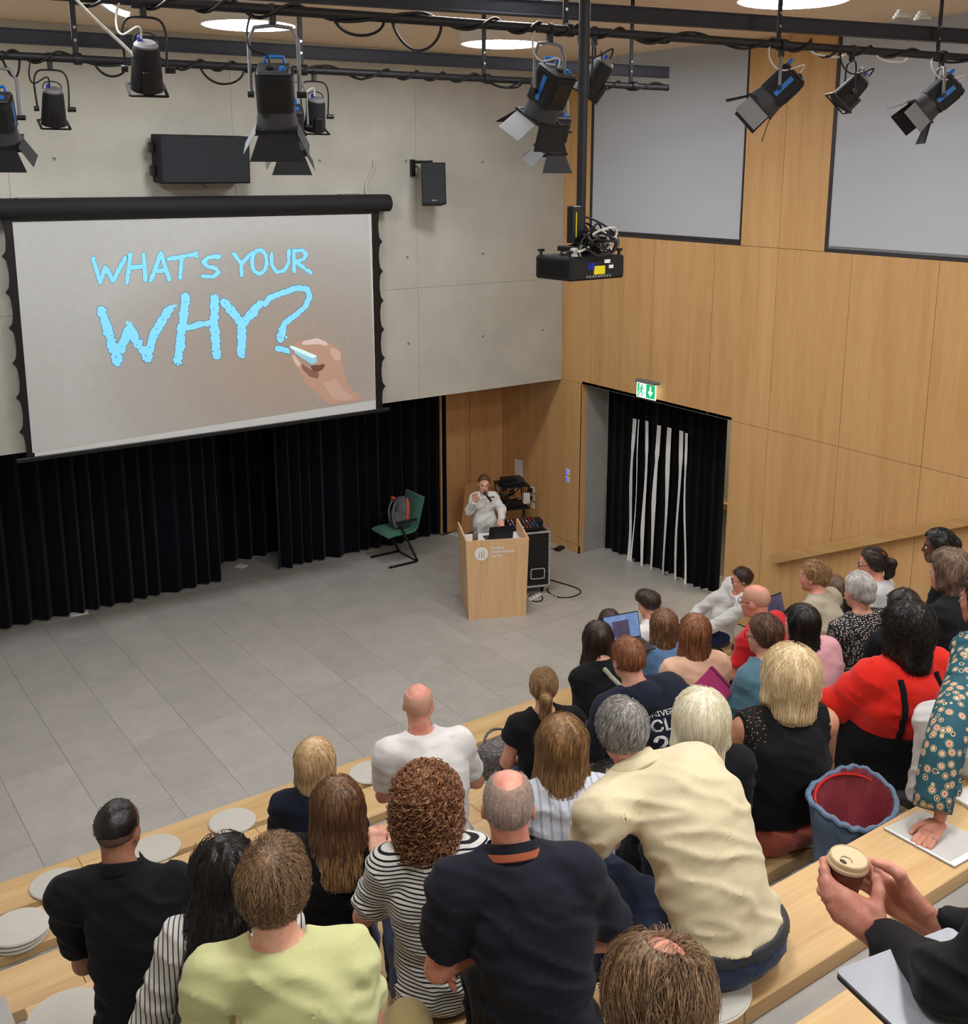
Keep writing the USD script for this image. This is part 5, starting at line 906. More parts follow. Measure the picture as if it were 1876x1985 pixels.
def back_project(C, m2d, D, u0, v0, eps=.002):   # lays flat lettering on the back of a garment
    m = m2d.copy()
    m = m.subdivide_to_size(.014) if len(m.faces) < 4000 else m
    F, g = C['F'], C['g']; v = np.array(m.vertices); top = v[:, 2] > v[:, 2].mean(); base = C['Cc'][None]+(v[:, :1]+u0)*F[:, 0]+(v[:, 1:2]+v0)*F[:, 2]
    s = np.linspace(-.45, .1, 140); best = np.full(len(v), np.nan)
    for k in s:
        dd = g.sample(D, base+k*F[:, 1]); hit = np.isnan(best) & (dd < 0); best[hit] = k
    best = np.where(np.isnan(best), np.nanmedian(best), best); m.vertices = base+(best-eps-np.where(top, .0012, -.001))[:, None]*F[:, 1]; return m
# ================================================================ THE AUDIENCE
r5 = dict
def collar(C, m, m2=None, r=.068, hgt=.03):
    r *= 1.13; hgt *= 1.35; b = C['b']; c = C['N']+C['up']*.002*b-C['fw']*.006; R = np.stack([C['rt'], C['fw'], C['up']], 1)
    k = lathe([(r*b, -.012), (r*b*1.05, 0), (r*b*.98, hgt*.8), (r*b*.93, hgt), (r*b*.9, hgt*.8), (r*b*.95, -.01)], 28); obj('collar', moved(k, c, R@rotm(0, -.25)), m, C['t'], True)
    if m2: k = lathe([(r*b*1.075, .0), (r*b*1.08, .004), (r*b*1.045, hgt*.45), (r*b*1.03, hgt*.45), (r*b*1.0, 0)], 28); obj('collar_stripe', moved(k, c, R@rotm(0, -.25)), m2, C['t'], True)
def belt(C):
    g, b = C['g'], C['b']; D = np.maximum(np.maximum(C['tor']-.019, g.plane(np.array([0, 0, .165])*b, [0, 0, 1.])), g.plane(np.array([0, 0, .125])*b, [0, 0, -1.])); obj('belt', g.mesh(D), 'dark_grey', C['t'], True)
def band(C, name, m, inflate, zlo, zhi, arms=False, back=True):
    g = C['g']; D = C['tor']-inflate
    if arms:
        for s in (-1, 1): D = smin(D, C['ua'][s]-inflate-.004, .04)
    D = np.maximum(D, g.plane(C['Pv']+C['up']*zhi, C['up'])); D = np.maximum(D, g.plane(C['Pv']+C['up']*zlo, -C['up'])); return obj(name, g.mesh(D+C['fb']), m, C['t'], True)
def strap_on_back(C, name, m, pts, r=.014):
    P2 = spline(np.array([(u, v, 0) for u, v in pts]), 22); F, g = C['F'], C['g']; out = []
    for u, v, _ in P2:
        base = C['Cc']+u*F[:, 0]+v*F[:, 2]; s = np.linspace(-.4, .3, 160); dd = g.sample(C['sh'], base+s[:, None]*F[:, 1]); hit = np.nonzero(dd < 0)[0]
        if len(hit): out.append(base+(s[hit[0]]-.004)*F[:, 1])
    return obj(name, tube(np.array(out), r, 6), m, C['t'], True)
def x_hoodie(C):
    g, b = C['g'], C['b']; D = g.ell(C['N']-C['fw']*.075*b-C['up']*.045*b, np.array([.105, .07, .085])*b, C['F']); D = smin(D, g.cone(C['N']-C['fw']*.02+C['rt']*.085*b-C['up']*.01, C['N']-C['fw']*.09*b-C['up']*.02, .035*b, .05*b), .03); D = smin(D, g.cone(C['N']-C['fw']*.02-C['rt']*.085*b-C['up']*.01, C['N']-C['fw']*.09*b-C['up']*.02, .035*b, .05*b), .03)
    D = np.maximum(D, -(d_ell(g.P, C['N']+C['fw']*.0*b+C['up']*.06*b, np.array([.075, .075, .085])*b))); obj('hood', g.mesh(D+C['fb']), 'c_navy', C['t'], True)
    for txt, hgt, u, v, bold in (('UNIVERSITY OF S', .026, -.175, .075, True), ('CLASS', .062, -.165, -.005, True), ('20', .095, -.175, -.125, True)):
        m = meshkit.text_mesh(txt, hgt, .002, bold); obj('lettering', back_project(C, m, C['sh'], u, v), 'paper', C['t'], False)
def x_dungarees(C):
    g, b = C['g'], C['b']; D = np.maximum(C['tor']-.024, g.plane(C['Pv']+C['up']*.27*b, unit(C['up']*1.))); V = np.maximum(C['tor']-.024, np.maximum(np.abs(g.plane(C['Cc'], C['rt']))-.055*b-np.maximum(-g.plane(C['Pv']+C['up']*.46*b, C['up']), 0)*.55, g.plane(C['Pv']+C['up']*.46*b, C['up']))); obj('dungarees', g.mesh(np.minimum(D, V)), 'c_sage', C['t'], True)
    strap_on_back(C, 'strap', 'c_sage', [(-.03, .06), (-.06, .12), (-.085, .17), (-.1, .2)], .016); strap_on_back(C, 'strap', 'c_sage', [(.03, .06), (.06, .12), (.085, .17), (.1, .2)], .016); strap_on_back(C, 'lanyard', 'c_pink', [(.1, .19), (.05, .1), (-.05, 0), (-.15, -.05)], .007)
def x_pinafore(C):
    g, b = C['g'], C['b']; D = np.maximum(C['tor']-.026, g.plane(C['Pv']+C['up']*.27*b, C['up'])); obj('pinafore', g.mesh(D+C['fb']), 'c_black', C['t'], True)
    for s in (-1, 1): strap_on_back(C, 'strap', 'c_black', [(s*.12, -.1), (s*.125, .02), (s*.12, .12), (s*.11, .2)], .016)
def x_shawl(C): band(C, 'shawl', 'c_pink', .03, .20*C['b'], .60*C['b'], True)
def x_lace(C):
    g, b = C['g'], C['b']; D = smin(C['tor']-.016, smin(C['ua'][-1], C['ua'][1], .02)-.012, .03); D = np.maximum(D, np.abs(g.plane(C['SH'][-1], C['rt']))-.045*b); D = np.maximum(D, g.plane(C['SH'][-1]-C['up']*.07*b, -C['up'])); obj('lace_trim', g.mesh(D), 'c_lace', C['t'], True)
def x_skirt(C):
    g, b = C['g'], C['b']; D = g.ell(np.array([0, .03, .09])*b, np.array([.225, .24, .115])*b); D = smin(D, C['leg']-.03, .1); D = np.maximum(D, g.plane([0, 0, .004], [0, 0, -1.])); D = np.maximum(D, -.0+D); obj('skirt', g.mesh(D+C['fb']*1.6), 'c_terracotta', C['t'], True); x_lace(C)
def x_tie(C):
    m = trimesh.creation.torus(.021, .007, major_sections=18, minor_sections=8); hpart(C, 'hair_tie', moved(m, (0, -.112, .014), rotm(0, 1.15)), 'black')
def x_bow(C):
    m = []
    for s in (-1, 1): q = trimesh.creation.icosphere(2, 1.); q.vertices = q.vertices*[.028, .01, .02]; q.apply_translation((s*.026, 0, 0)); m.append(q)
    q = trimesh.creation.icosphere(2, .011); m.append(q); hpart(C, 'hair_bow', moved(cat(m), (.045, -.125, -.055), rotm(.3, 0, .5)), 'yellow')
    band(C, 'cuff', 'c_teal', .018, -.02, .05)
def x_scrunchie(C): hpart(C, 'scrunchie', moved(cat([trimesh.creation.icosphere(1, .016).apply_translation((.026*math.cos(a), .026*math.sin(a), .006*math.sin(3*a))) for a in np.linspace(0, 2*PI, 9)[:-1]]), (.0, -.095, .075), rotm(0, .9)), 'orange'); glasses(C)
def x_hairclip(C): hpart(C, 'hair_clip', trimesh.creation.icosphere(2, .014).apply_translation((-.07, -.05, .0)), 'red')
def x_polo(C): collar(C, 'c_cream', None, .072, .035); belt(C)
def x_navypolo(C): collar(C, 'c_navy_polo', 'c_rust', .07, .036)
def x_bracelet(C): w, e = C['WR'][-1], C['EL'][-1]; d = unit(e-w); obj('bracelet', tube([w+d*.035, w+d*.05], .034*C['b'], 12), 'black', C['t'])
def x_watch(C): w, e = C['WR'][1], C['EL'][1]; d = unit(e-w); obj('wristwatch', tube([w+d*.025, w+d*.045], .031*C['b'], 12), 'black', C['t'])
SP, SC = (-2.0, -0.9), (-5.1, 0.)
def face(px, row, tgt=SP, hz=.86): d = ray(*px); p = CAM+d*((RZ[row]+hz-CAM[2])/d[2]); return math.degrees(math.atan2(tgt[0]-p[0], tgt[1]-p[1]))
def A(label, px, row, shirt, hair, hcol, tgt=SP, body=.8, **kw):
    f = face(px, row, tgt)+kw.pop('turn', 0.); kw.setdefault('yaw', f*body+kw.pop('tw', 0.)); kw.setdefault('hyaw', f); return person(label, px, row, shirt, hair, hcol, group='seated listeners', **kw)
SHORT = r5(t=.016, whorl=(0, -.06, .105), steps=6, ds=.007, lift=.006, rise=.0012, jit=.35)
# --- front rows, right
A('dark-haired man in white shirt, chin on hand, by an open laptop', (1257, 1172), 1, 'c_white', 'short', 'hair_darkbrown', tgt=SC, turn=-10, nod=.35, sleeve='long', trousers='c_jeans', hp=r5(SHORT, top=.016), n_str=500, arms={-1: ((-.24, .24, .32), (-.12, .30, .56), (.25, .25, .9), (0, -1, .3), .9)}, bs=1.12)
A('man in white shirt and navy trousers, hands clasped, on the front bench by the doorway', (1437, 1123), 0, 'c_white', 'short', 'hair_darkbrown', skin='skin_pink', yaw=-66, hyaw=-52, hz=.83, bs=1.14, sleeve='rolled', trousers='c_bluetrouser', hp=r5(SHORT), n_str=500, hunch=.04, dx=.12, dy=.05, arms={-1: ((-.21, .16, .28), (-.05, .31, .155), (.6, .8, -.2), (0, 0, 1), .8), 1: ((.22, .14, .28), (.05, .31, .165), (-.6, .8, -.2), (0, 0, 1), .8)}, extra=glasses)
A('woman with dark brown hair almost hidden behind the woman in dungarees', (1180, 1208), 1, 'c_black', 'long', 'hair_darkbrown', hp=r5(L=.16, w=.082, back=.03), n_str=300, female=True)
A('woman in black T-shirt and sage green dungarees with long dark hair', (1158, 1240), 3, 'c_black', 'long', 'hair_darkbrown', hp=r5(L=.21, w=.085, back=.035), n_str=800, female=True, sleeve='short', trousers='c_sage', extra=x_dungarees, tw=-6, arms={-1: ((-.26, .12, .28), (-.17, .34, .17))})
A('woman in blue denim jacket with long light brown hair', (1285, 1213), 2, 'c_denim', 'long', 'hair_ombre', hp=r5(L=.19, w=.088, back=.04), n_str=700, female=True, sleeve='long', trousers='c_jeans', bs=1.14, hs=1.16)
A('woman in peach blouse with straight auburn hair', (1345, 1228), 3, 'c_peach', 'long', 'hair_auburn', hp=r5(L=.24, w=.094, back=.045, jit=.08), n_str=900, female=True, sleeve='short', trousers='c_black', tw=-4, hs=1.12, bs=1.12)
A('bald man with glasses in red polo shirt', (1463, 1165), 3, 'c_red', None, None, skin='skin_pink', tgt=SC, sleeve='short', trousers='c_black', hs=1.12, bs=1.1, extra=glasses, hp=r5(stub='ring', stubm='stubble_light'), turn=-8, dx=.06)
A('woman in taupe linen blouse with honey hair in a loose bun typing on a laptop', (1575, 1117), 3, 'c_linen', 'updo', 'hair_honey', skin='skin_pink', tgt=SC, hp=r5(t=.014, buns=[((.01, -.105, .03), .045), ((-.015, -.10, -.02), .036)], tie=(0, -.12, .02), steps=9, ds=.01), n_str=900, female=True, sleeve='short', trousers='c_black', arms='desk', turn=-6)
A('woman with long dark blonde hair seated behind the woman with the loose bun', (1614, 1142), 2, 'c_black', 'long', 'hair_mousy', hp=r5(L=.22, w=.08, back=.03), n_str=400, female=True)
A('woman with glasses and orange scrunchie in pale grey cardigan near the wall', (1690, 1093), 3, 'c_palegrey', 'pony', 'hair_darkbrown', tgt=SC, turn=-14, hp=r5(t=.016, tz=.04, L=.16, tie=(0, -.11, .03), steps=10, ds=.012), n_str=900, female=True, sleeve='long', extra=x_scrunchie, skin='skin_pink')
A('woman with silver hair in an updo wearing a black and white patterned dress', (1663, 1146), 4, 'c_leopard', 'updo', 'hair_silver', hp=r5(t=.014, buns=[((0, -.10, .05), .05), ((0, -.105, -.01), .042)], tie=(0, -.11, .03)), n_str=900, female=True, sleeve='long', trousers='c_leopard', extra=x_hairclip, bulk=1.08, hem=-.0)
A('woman with black braided hair peering over at the right wall', (1818, 1060), 4, 'c_black', 'bun', 'hair_black', skin='skin_dark', tgt=SC, turn=-20, hp=r5(t=.02, buns=[((0, -.115, .02), .05)], rough=.012), n_str=500, female=True, sleeve='long')
A('woman in black T-shirt with wavy brown bob near the right edge', (1836, 1108), 5, 'c_black', 'bob', 'hair_mousy', hp=r5(L=.10, w=.098, t=.024, flat=.8, rough=.014, jit=.3), n_str=900, female=True, bulk=1.22, bs=1.12, tgt=SC)
A('woman with dark hair hidden behind the curly-haired woman in red', (1748, 1180), 4, 'c_black', 'bob', 'hair_black', hp=r5(L=.1, w=.09), n_str=200, female=True, wide=.85, bulk=.85, dx=.12)
# --- middle
A('woman with blonde ponytail in black T-shirt beside a grey patterned bag', (1053, 1334), 3, 'c_black', 'pony', 'hair_honey', hp=r5(t=.012, tz=.012, L=.2, tie=(0, -.112, .012), steps=12, ds=.013, jit=.1), n_str=1300, female=True, sleeve='cap', trousers='c_jeans', extra=x_tie, tw=-4)
A('young man with short fair hair in navy hoodie with white class lettering', (1216, 1278), 4, 'c_navy', 'short', 'hair_auburn', hp=r5(SHORT, t=.011), n_str=700, sleeve='long', trousers='c_jeans', extra=x_hoodie, hs=1.1, bs=1.12, hz=.79, wide=1.0, tw=4, turn=-16, dx=.2)
A('woman in teal cardigan with brown bun and yellow bow', (1480, 1232), 4, 'c_teal', 'bun', 'hair_brown', tgt=SC, turn=-10, hp=r5(t=.016, buns=[((.0, -.095, -.05), .05)], tie=(0, -.1, -.05)), n_str=900, female=True, sleeve='long', trousers='c_black', bulk=1.15, extra=lambda C: (x_bow(C), glasses(C)), dx=-.08, hs=1.06)
A('woman in pink shawl with long straight black hair', (1552, 1212), 4, 'c_white', 'long', 'hair_black', tgt=SC, hp=r5(L=.36, w=.085, back=.12, jit=.06), n_str=1100, female=True, sleeve='elbow', trousers='c_black', extra=x_shawl, dx=.1)
A('woman with frizzy black hair in bright red blouse and black pinafore', (1757, 1222), 5, 'c_bright_red', 'bob', 'hair_black', skin='skin_brown', hp=r5(L=.15, w=.112, t=.034, flat=.86, rough=.02, jit=.5, lift=.014, curl=.006, turns=2.), n_str=1500, female=True, bulk=1.45, wide=1.12, sleeve='short', trousers='c_black', extra=x_pinafore, bs=1.12, tw=-4, wr=.01, arms={-1: ((-.33, .14, .30), (-.18, .34, .2))})
A('woman with fluffy blonde bob in black sleeveless lace top and terracotta skirt', (1530, 1315), 5, 'c_black', 'bob', 'hair_warmblonde', hp=r5(L=.125, w=.118, t=.036, flat=.85, rough=.012, jit=.16, cut=.035, lift=.012), n_str=2200, female=True, bulk=1.36, wide=1.06, sleeve='none', trousers=None, extra=x_skirt, bs=1.12, hs=1.1, skin='skin_tan', hem=.15, tw=4, arms={-1: ((-.33, .10, .33), (-.22, .34, .25))})
A('woman with sleek platinum blonde bob in black top with fringed hem', (1356, 1400), 5, 'c_black', 'bob', 'hair_platinum', hp=r5(L=.135, w=.104, t=.026, flat=.82, jit=.05, cut=.04, lift=.008), n_str=2400, female=True, bulk=1.12, sleeve='short', trousers='c_black', bs=1.12, hs=1.1, hem=.0)
A('man with swept grey hair in cream polo shirt leaning forward on his elbows', (1205, 1420), 6, 'c_cream', 'short', 'hair_grey', skin='skin_pink', hp=r5(t=.015, whorl=(.03, -.05, .1), steps=8, ds=.008, lift=.008, rise=.0008, jit=.25), n_str=2200, strw=.0014, sleeve='short', trousers='c_jeans', extra=x_polo, hs=.98, bs=1.14, hz=.68, dx=.14, dy=-.02, yaw=2, hyaw=22, wide=1.06, bulk=1.08, hunch=.06, hem=.15, arms={-1: ((-.30, .36, .34), (-.10, .52, .24)), 1: ((.27, .36, .34), (.06, .52, .24))}, nod=.2)
A('woman with long highlighted hair half tied back in pale striped T-shirt', (1088, 1445), 5, 'c_whitegrey', 'long', 'hair_honey', hp=r5(L=.34, w=.098, back=.09, jit=.12, lift=.009), n_str=2200, female=True, sleeve='short', trousers='c_jeans', hs=1.06)
# --- left
A('bald man in white T-shirt and light jeans, seated alone in front', (811, 1367), 3, 'c_white', None, None, skin='skin_pink', sleeve='short', trousers='c_lightjeans', hs=1.16, bs=1.16, hp=r5(stub='ring', stubm='stubble_light', br=(.07, .1, .075)), hunch=.05, wide=1.0, arms={-1: ((-.27, .22, .30), (-.14, .42, .22)), 1: ((.27, .24, .30), (.1, .42, .22))}, yaw=22, nod=.05, wr=.009)
A('woman with chin-length blonde hair in navy top, left of the bald man in white', (611, 1478), 3, 'c_inkblue', 'bob', 'hair_blonde', hp=r5(L=.17, w=.088, t=.018, flat=.75, jit=.05), n_str=1300, female=True, sleeve='short', trousers='c_jeans', hs=1.1)
A('woman with long brown hair fading to blonde tips in black T-shirt', (655, 1565), 4, 'c_black', 'long', 'hair_ombre', hp=r5(L=.265, w=.106, tip=1.02, back=.045, jit=.06, tips=True, lift=.008), n_str=2000, female=True, sleeve='elbow', trousers='c_jeans', hs=1.1, bs=1.12)
A('woman with big curly auburn hair in navy and white striped T-shirt', (826, 1562), 5, 'c_breton', 'curly', 'hair_curly', hp=r5(L=.115, w=.115, t=.05, flat=.9, tip=1.0, rough=.02, jit=.8, curl=.015, turns=1.9, steps=6, ds=.012, lift=.02, cut=.04, hl=-.01), n_str=1900, strw=.0032, female=True, sleeve='short', trousers='c_jeans', hs=.98, bs=1.02, arms={-1: ((-.27, .12, .30), (-.2, .36, .40), (.1, .6, .5), (0, -1, .5), .7)}, extra=x_bracelet, tw=-4)
A('man with shaved grey head in dark navy polo with orange collar stripe', (985, 1563), 6, 'c_navy_polo', None, None, skin='skin_pink', hp=r5(stub='ring', br=(.050, .078, .07), bc=(.0, .0, .125), stubn=9000), sleeve='short', trousers='c_black', hs=1.03, bs=1.04, extra=x_navypolo, wide=1., arms={-1: ((-.285, .09, .29), (.05, .25, .31)), 1: ((.28, .14, .29), (-.165, .17, .27), (-1., -.55, -.25), (-.3, .9, .3), .6)}, nod=.0)
A('man with very short dark hair in black polo shirt at the left', (231, 1610), 4, 'c_black', 'short', 'hair_black', skin='skin_brown', hp=r5(t=.008, hl=.085, stub='buzz', stubm='stubble_dark', steps=3, ds=.004, rough=.003), n_str=600, sleeve='short', trousers='c_sand', hs=1.12, bs=1.14, hunch=.04, arms={-1: ((-.30, .16, .26), (-.16, .40, .18))}, extra=lambda C: collar(C, 'c_black', None, .07, .03), wide=1.05)
A('woman with long black hair over a white pinstripe shirt', (437, 1690), 5, 'c_pinstripe', 'long', 'hair_black', hp=r5(L=.46, w=.115, tip=1.08, back=.19, jit=.13, lift=.014, rough=.014), n_str=2600, female=True, sleeve='long', trousers='c_black', hs=1.02, bs=1.04, yaw=24, arms={-1: ((-.32, .05, .28), (-.13, .2, .2))}, tilt=.0)
A('man with tousled brown hair in lime green T-shirt and khaki trousers', (530, 1725), 6, 'c_lime', 'short', 'hair_sandy', skin='skin_fair', hp=r5(t=.020, whorl=(.0, -.05, .105), steps=8, ds=.009, lift=.012, rise=.0016, jit=.4, rough=.01, top=.012), n_str=3000, strw=.0013, sleeve='short', trousers='c_khaki', hs=.96, bs=1.02, yaw=28, wide=.96, legs=((.25, .40, .14), (.2, .42, -.28)), neckcut=.01)
A('man with thinning brown hair and a bald spot in the foreground, head only in view', (1275, 1952), 7, 'c_purple', 'ring', 'hair_sandy', skin='skin_pink', hp=r5(t=.011, bc=(.03, -.02, .128), br=(.056, .066, .05), whorl=(.01, -.0, .125), thin=1000, twh=(.07, .05, .1), steps=9, ds=.010, lift=.012, rise=.0012, jit=.3), n_str=3200, strw=.0011, hs=.96, bs=1.06, hz=.88, nod=.3, yaw=30, hyaw=30)
# ================================================================ SPEAKER AND THE TWO PEOPLE AT THE RIGHT EDGE
hz_ = at_y(938, 938, -.78)[2]-.86
def x_speaker(C):
    hpart(C, 'mouth', moved(trimesh.creation.icosphere(2, 1.), (0, .094, -.062), np.diag([.022, .006, .008])), 'teeth'); collar(C, 'c_shirtgrey', None, .068, .03)
    hpart(C, 'lips', cat([moved(trimesh.creation.icosphere(2, 1.), (0, .0955, -.0545), np.diag([.024, .006, .004])), moved(trimesh.creation.icosphere(2, 1.), (0, .0945, -.0715), np.diag([.02, .006, .0045]))]), 'mouth')
    hpart(C, 'eyebrows', cat([tube(spline([(s*.016, .097, .022), (s*.032, .095, .027), (s*.048, .085, .022)], 8), .0028, 6) for s in (-1, 1)]), 'hair_brown'); hpart(C, 'pupils', cat([trimesh.creation.icosphere(1, .006).apply_translation((s*.031, .0895, .003)) for s in (-1, 1)]), 'hair_darkbrown')
    F, g = C['F'], C['g']; pts = []
    for v in np.linspace(-.26, .12, 30):
        base = C['Cc']+v*F[:, 2]; s = np.linspace(.4, -.1, 160); dd = g.sample(C['sh'], base+s[:, None]*F[:, 1]); hit = np.nonzero(dd < 0)[0]
        if len(hit): pts.append(base+(s[hit[0]]+.003)*F[:, 1])
    obj('button_placket', tube(np.array(pts), .009, 6), 'c_shirtgrey', C['t'], True)
person('smiling woman in pale grey shirt speaking at the lectern with one hand raised', (938, 938), 0, 'c_shirtgrey', 'pony', 'hair_brown', skin='skin_fair', hz=hz_/.92, bs=1., hs=1.06, seatz=.86, sy=-.80, yaw=-152, hyaw=-150, nod=.12, tilt=-.08, sleeve='long', trousers='c_black', female=True, hp=dict(t=.009, tz=-.02, L=.1, tie=(0, -.11, -.02), steps=8, ds=.012), n_str=400, legs=((.095, .03, -.42), (.1, 0, -.84)), wide=.82, bulk=.86, h=.009, extra=x_speaker,
       arms={1: ((.205, .05, .25), (.15, .19, .42), (.05, .25, 1.), (.1, -1, .2), .12), -1: ((-.21, .06, .25), (-.18, .27, .17), (.1, 1, -.3), (0, .3, 1), .5)}, hem=-.12)
# --- man with the cup: hands closed round it
cl = CAM+ray(1645, 1664)*2.38; e1 = np.array([CR[0], CR[1], 0]); e1 = unit(e1); e2 = np.array([-e1[1], e1[0], 0]); ez = np.array([0, 0, 1.]); tl = unit(ez+e1*.10-e2*.04)
Q = lambda a, b_, c: cl+e1*a+e2*b_+ez*c
cyaw = 36.; crz = -math.radians(cyaw); cS = np.array([-7.60, -11.46, 3.75]); cR = np.array([[math.cos(crz), -math.sin(crz), 0], [math.sin(crz), math.cos(crz), 0], [0, 0, 1]]); loc = lambda p: cR.T@(np.asarray(p)-cS)
ring_ = lambda ph, r, z: Q(r*math.cos(math.radians(ph)), r*math.sin(math.radians(ph)), z)
WL, WRr = Q(.052, -.115, -.125), Q(.175, -.095, -.105)
def wrap(wr_, K, zs, phs, r0, thumb, rad=.010):
    pr = [(wr_+(K[i]-K[1])*.35, K[i], .0185, .0135) for i in range(4)]+[(K[i], K[i+1], .0128, .0122) for i in range(3)]
    for i in range(4):
        pts = [K[i]]+[ring_(ph, r0+(.003 if j == 0 else 0), zs[i]-.004*j) for j, ph in enumerate(phs[i])]
        for j in range(len(pts)-1): pr.append((pts[j], pts[j+1], rad*(1.08-.1*j)+.001, rad*(1.0-.1*j)))
    T = thumb; pr += [(wr_, T[0], .021, .019), (T[0], T[1], .0175, .0135), (T[1], T[2], .0125, .0115), (T[2], T[3], .0115, .0085), (T[0], K[0], .014, .012), ((wr_+T[0])/2, (K[0]+K[1])/2, .016, .0135)]
    return [(loc(a), loc(b_), x, y) for a, b_, x, y in pr]
KL = [Q(-.052, -.030, -.040), Q(-.051, -.043, -.060), Q(-.044, -.053, -.080), Q(-.034, -.060, -.098)]
hL = wrap(WL, KL, (-.022, -.044, -.066, -.086), [(190, 150, 108), (198, 152, 106), (205, 156, 112), (214, 166, 124)], .052, [Q(.040, -.072, -.075), Q(.052, -.052, -.045), Q(.054, -.032, -.026), Q(.053, -.008, -.014)])
KR = [Q(.068, .012, -.038), Q(.072, .0, -.058), Q(.074, -.010, -.078), Q(.072, -.022, -.096)]
hR = wrap(WRr, KR, (-.033, -.055, -.077, -.094), [(28, 62, 88), (24, 60, 86), (18, 56, 82), (8, 46, 72)], .066, [Q(.118, -.055, -.050), Q(.096, -.045, -.008), Q(.074, -.034, .004), Q(.048, -.022, .006)])
ELl, ELr = Q(.09, -.36, -.01), Q(.42, -.27, .0)
def x_cupman(C):
    for s in (-1, 1):
        w, e = C['WR'][s], C['EL'][s]; d = unit(e-w); obj('cuff', tube(np.array([w+d*.045, w+d*.052, w+d*.10, w+d*.14]), np.array([.040, .047, .046, .044]), 24), 'c_suit', C['t'], True)
person('man in black jacket holding a paper coffee cup with both hands at the right edge', (2200, 1700), 8, 'c_suit', 'short', 'hair_darkbrown', skin='skin_hand', hw=np.array([-7.50, -11.18, 4.46]), sx=cS[0], sy=cS[1], yaw=cyaw, hyaw=30, bs=1.05, hs=1.08, sleeve='long', trousers='c_suit', hp=SHORT, n_str=0, hunch=.06,
       arms={-1: (loc(ELl), loc(WL-unit(ELl-WL)*-.012)), 1: (loc(ELr), loc(WRr-unit(ELr-WRr)*-.012))}, hands={-1: hL, 1: hR}, legs=((.12, .40, .035), (.13, .40, -.36)), h=.0085, extra=x_cupman, wr=.014)
cp = thing('coffee_cup', 'brown paper coffee cup with beige lid held in both hands', 'coffee cup', cl); fx = unit(np.cross(tl, [0, 1, 0])); xf(cp, cl, np.stack([fx, np.cross(tl, fx), tl], 1))
mat('cup_paper', (104, 58, 40), .6, (96, 52, 36), 60); mat('cup_lid', (206, 180, 140), .45)
obj('body', lathe([(.029, -.115), (.030, -.113), (.0405, -.012)], 40), 'cup_paper', cp)
obj('lid', lathe([(.0425, -.016), (.0445, -.014), (.0445, -.008), (.0425, -.005), (.0415, .004), (.0395, .0065), (.0375, .004), (.02, .003)], 48), 'cup_lid', cp, 25)
obj('drink_opening', prism(affinity.scale(Point(.026, .004).buffer(.0055), 1., 1.5), .0012, None, (0, 0, .0035)), 'black', cp); obj('lid_rim_mark', tube(spline([(.012, .016, .0042), (.004, .008, .0042), (.008, -.006, .0042), (.018, -.008, .0042)], 12), .0008, 5), 'mid_grey', cp)
zl_ = 3.865; A_, B_ = at_z(1617, 1893, zl_), at_z(1706, 1978, zl_); du = unit((B_-A_)*[1, 1, 0]); dv = np.array([-du[1], du[0], 0]); dv = dv if dv@e1 > 0 else -dv
lt = thing('laptop', 'closed silver laptop lying on the lap of the man with the coffee cup', 'laptop', A_+du*.106+dv*.152); xf(lt, A_+du*.106+dv*.152, np.stack([dv, du, ez], 1) if np.cross(dv, du)@ez > 0 else np.stack([-dv, du, ez], 1))
mat('laptop_silver', (150, 153, 158), .42, metal=.5)
obj('base', prism(rpoly(.304, .212, .012), .008), 'dark_grey', lt); obj('lid', prism(rpoly(.304, .212, .012), .006, None, (0, 0, .009)), 'laptop_silver', lt, 25); obj('lid_emblem', prism(affinity.scale(Point(0, 0).buffer(.02), .85, 1.).difference(Point(.02, .004).buffer(.008)), .0006, None, (0, 0, .015)), 'black', lt)
mat('linen_white', (226, 225, 221), .9, (216, 215, 210), 150, bump=.3, bscale=300)
# --- woman in the teal print blouse, her left hand flat on the folder
nb = at_z(1786, 1632, 2.872); wz = at_z(1822, 1585, 2.92); tS_ = np.array([nb[0]+.74, -9.66-.2, 2.85])
tyaw = 10.; trz = -math.radians(tyaw); tR = np.array([[math.cos(trz), -math.sin(trz), 0], [math.sin(trz), math.cos(trz), 0], [0, 0, 1]]); tloc = lambda p: tR.T@(np.asarray(p)-tS_)
hd_w = unit(np.array([nb[0]-wz[0], nb[1]-wz[1], -.0])); hpos = np.array([nb[0]+.86, nb[1]+.34, 2.85+.70])
elw = wz+np.array([.09, .05, .27])
hpr = hand_prims(tloc(wz-[0, 0, .022]), tR.T@unit(hd_w+[0, 0, -.22]), tR.T@unit(np.array([0, 0, 1.])+hd_w*.2), 1, .16, .07, .25, .96, [.14, .14, .14, .14])
def x_teal(C):
    w, e, sh_ = C['WR'][-1], C['EL'][-1], C['SH'][-1]; dl = C['Rw'].T@(-e1); pth = spline([w+np.array([0, 0, .035])+dl*.035, w*.55+e*.45+dl*.03, e+dl*.012, e*.5+sh_*.5, sh_], 16); obj('sleeve', tube(pth, np.interp(np.linspace(0, 1, 16), [0, .06, .5, 1], [.074, .078, .082, .085]), 28), 'c_print', C['t'], True)
    K = hpr[3][1]; f = [q for q in hpr if np.allclose(q[0], K)]; p0 = f[-1]; mid = p0[0]*.55+p0[1]*.45; d = unit(p0[1]-p0[0]); R = np.stack([unit(np.cross(d, [0, 0, 1])), np.cross(d, unit(np.cross(d, [0, 0, 1]))), d], 1)
    obj('ring', moved(trimesh.creation.torus(.0112, .0026, major_sections=24, minor_sections=8), mid, R), 'silver', C['t'], True)
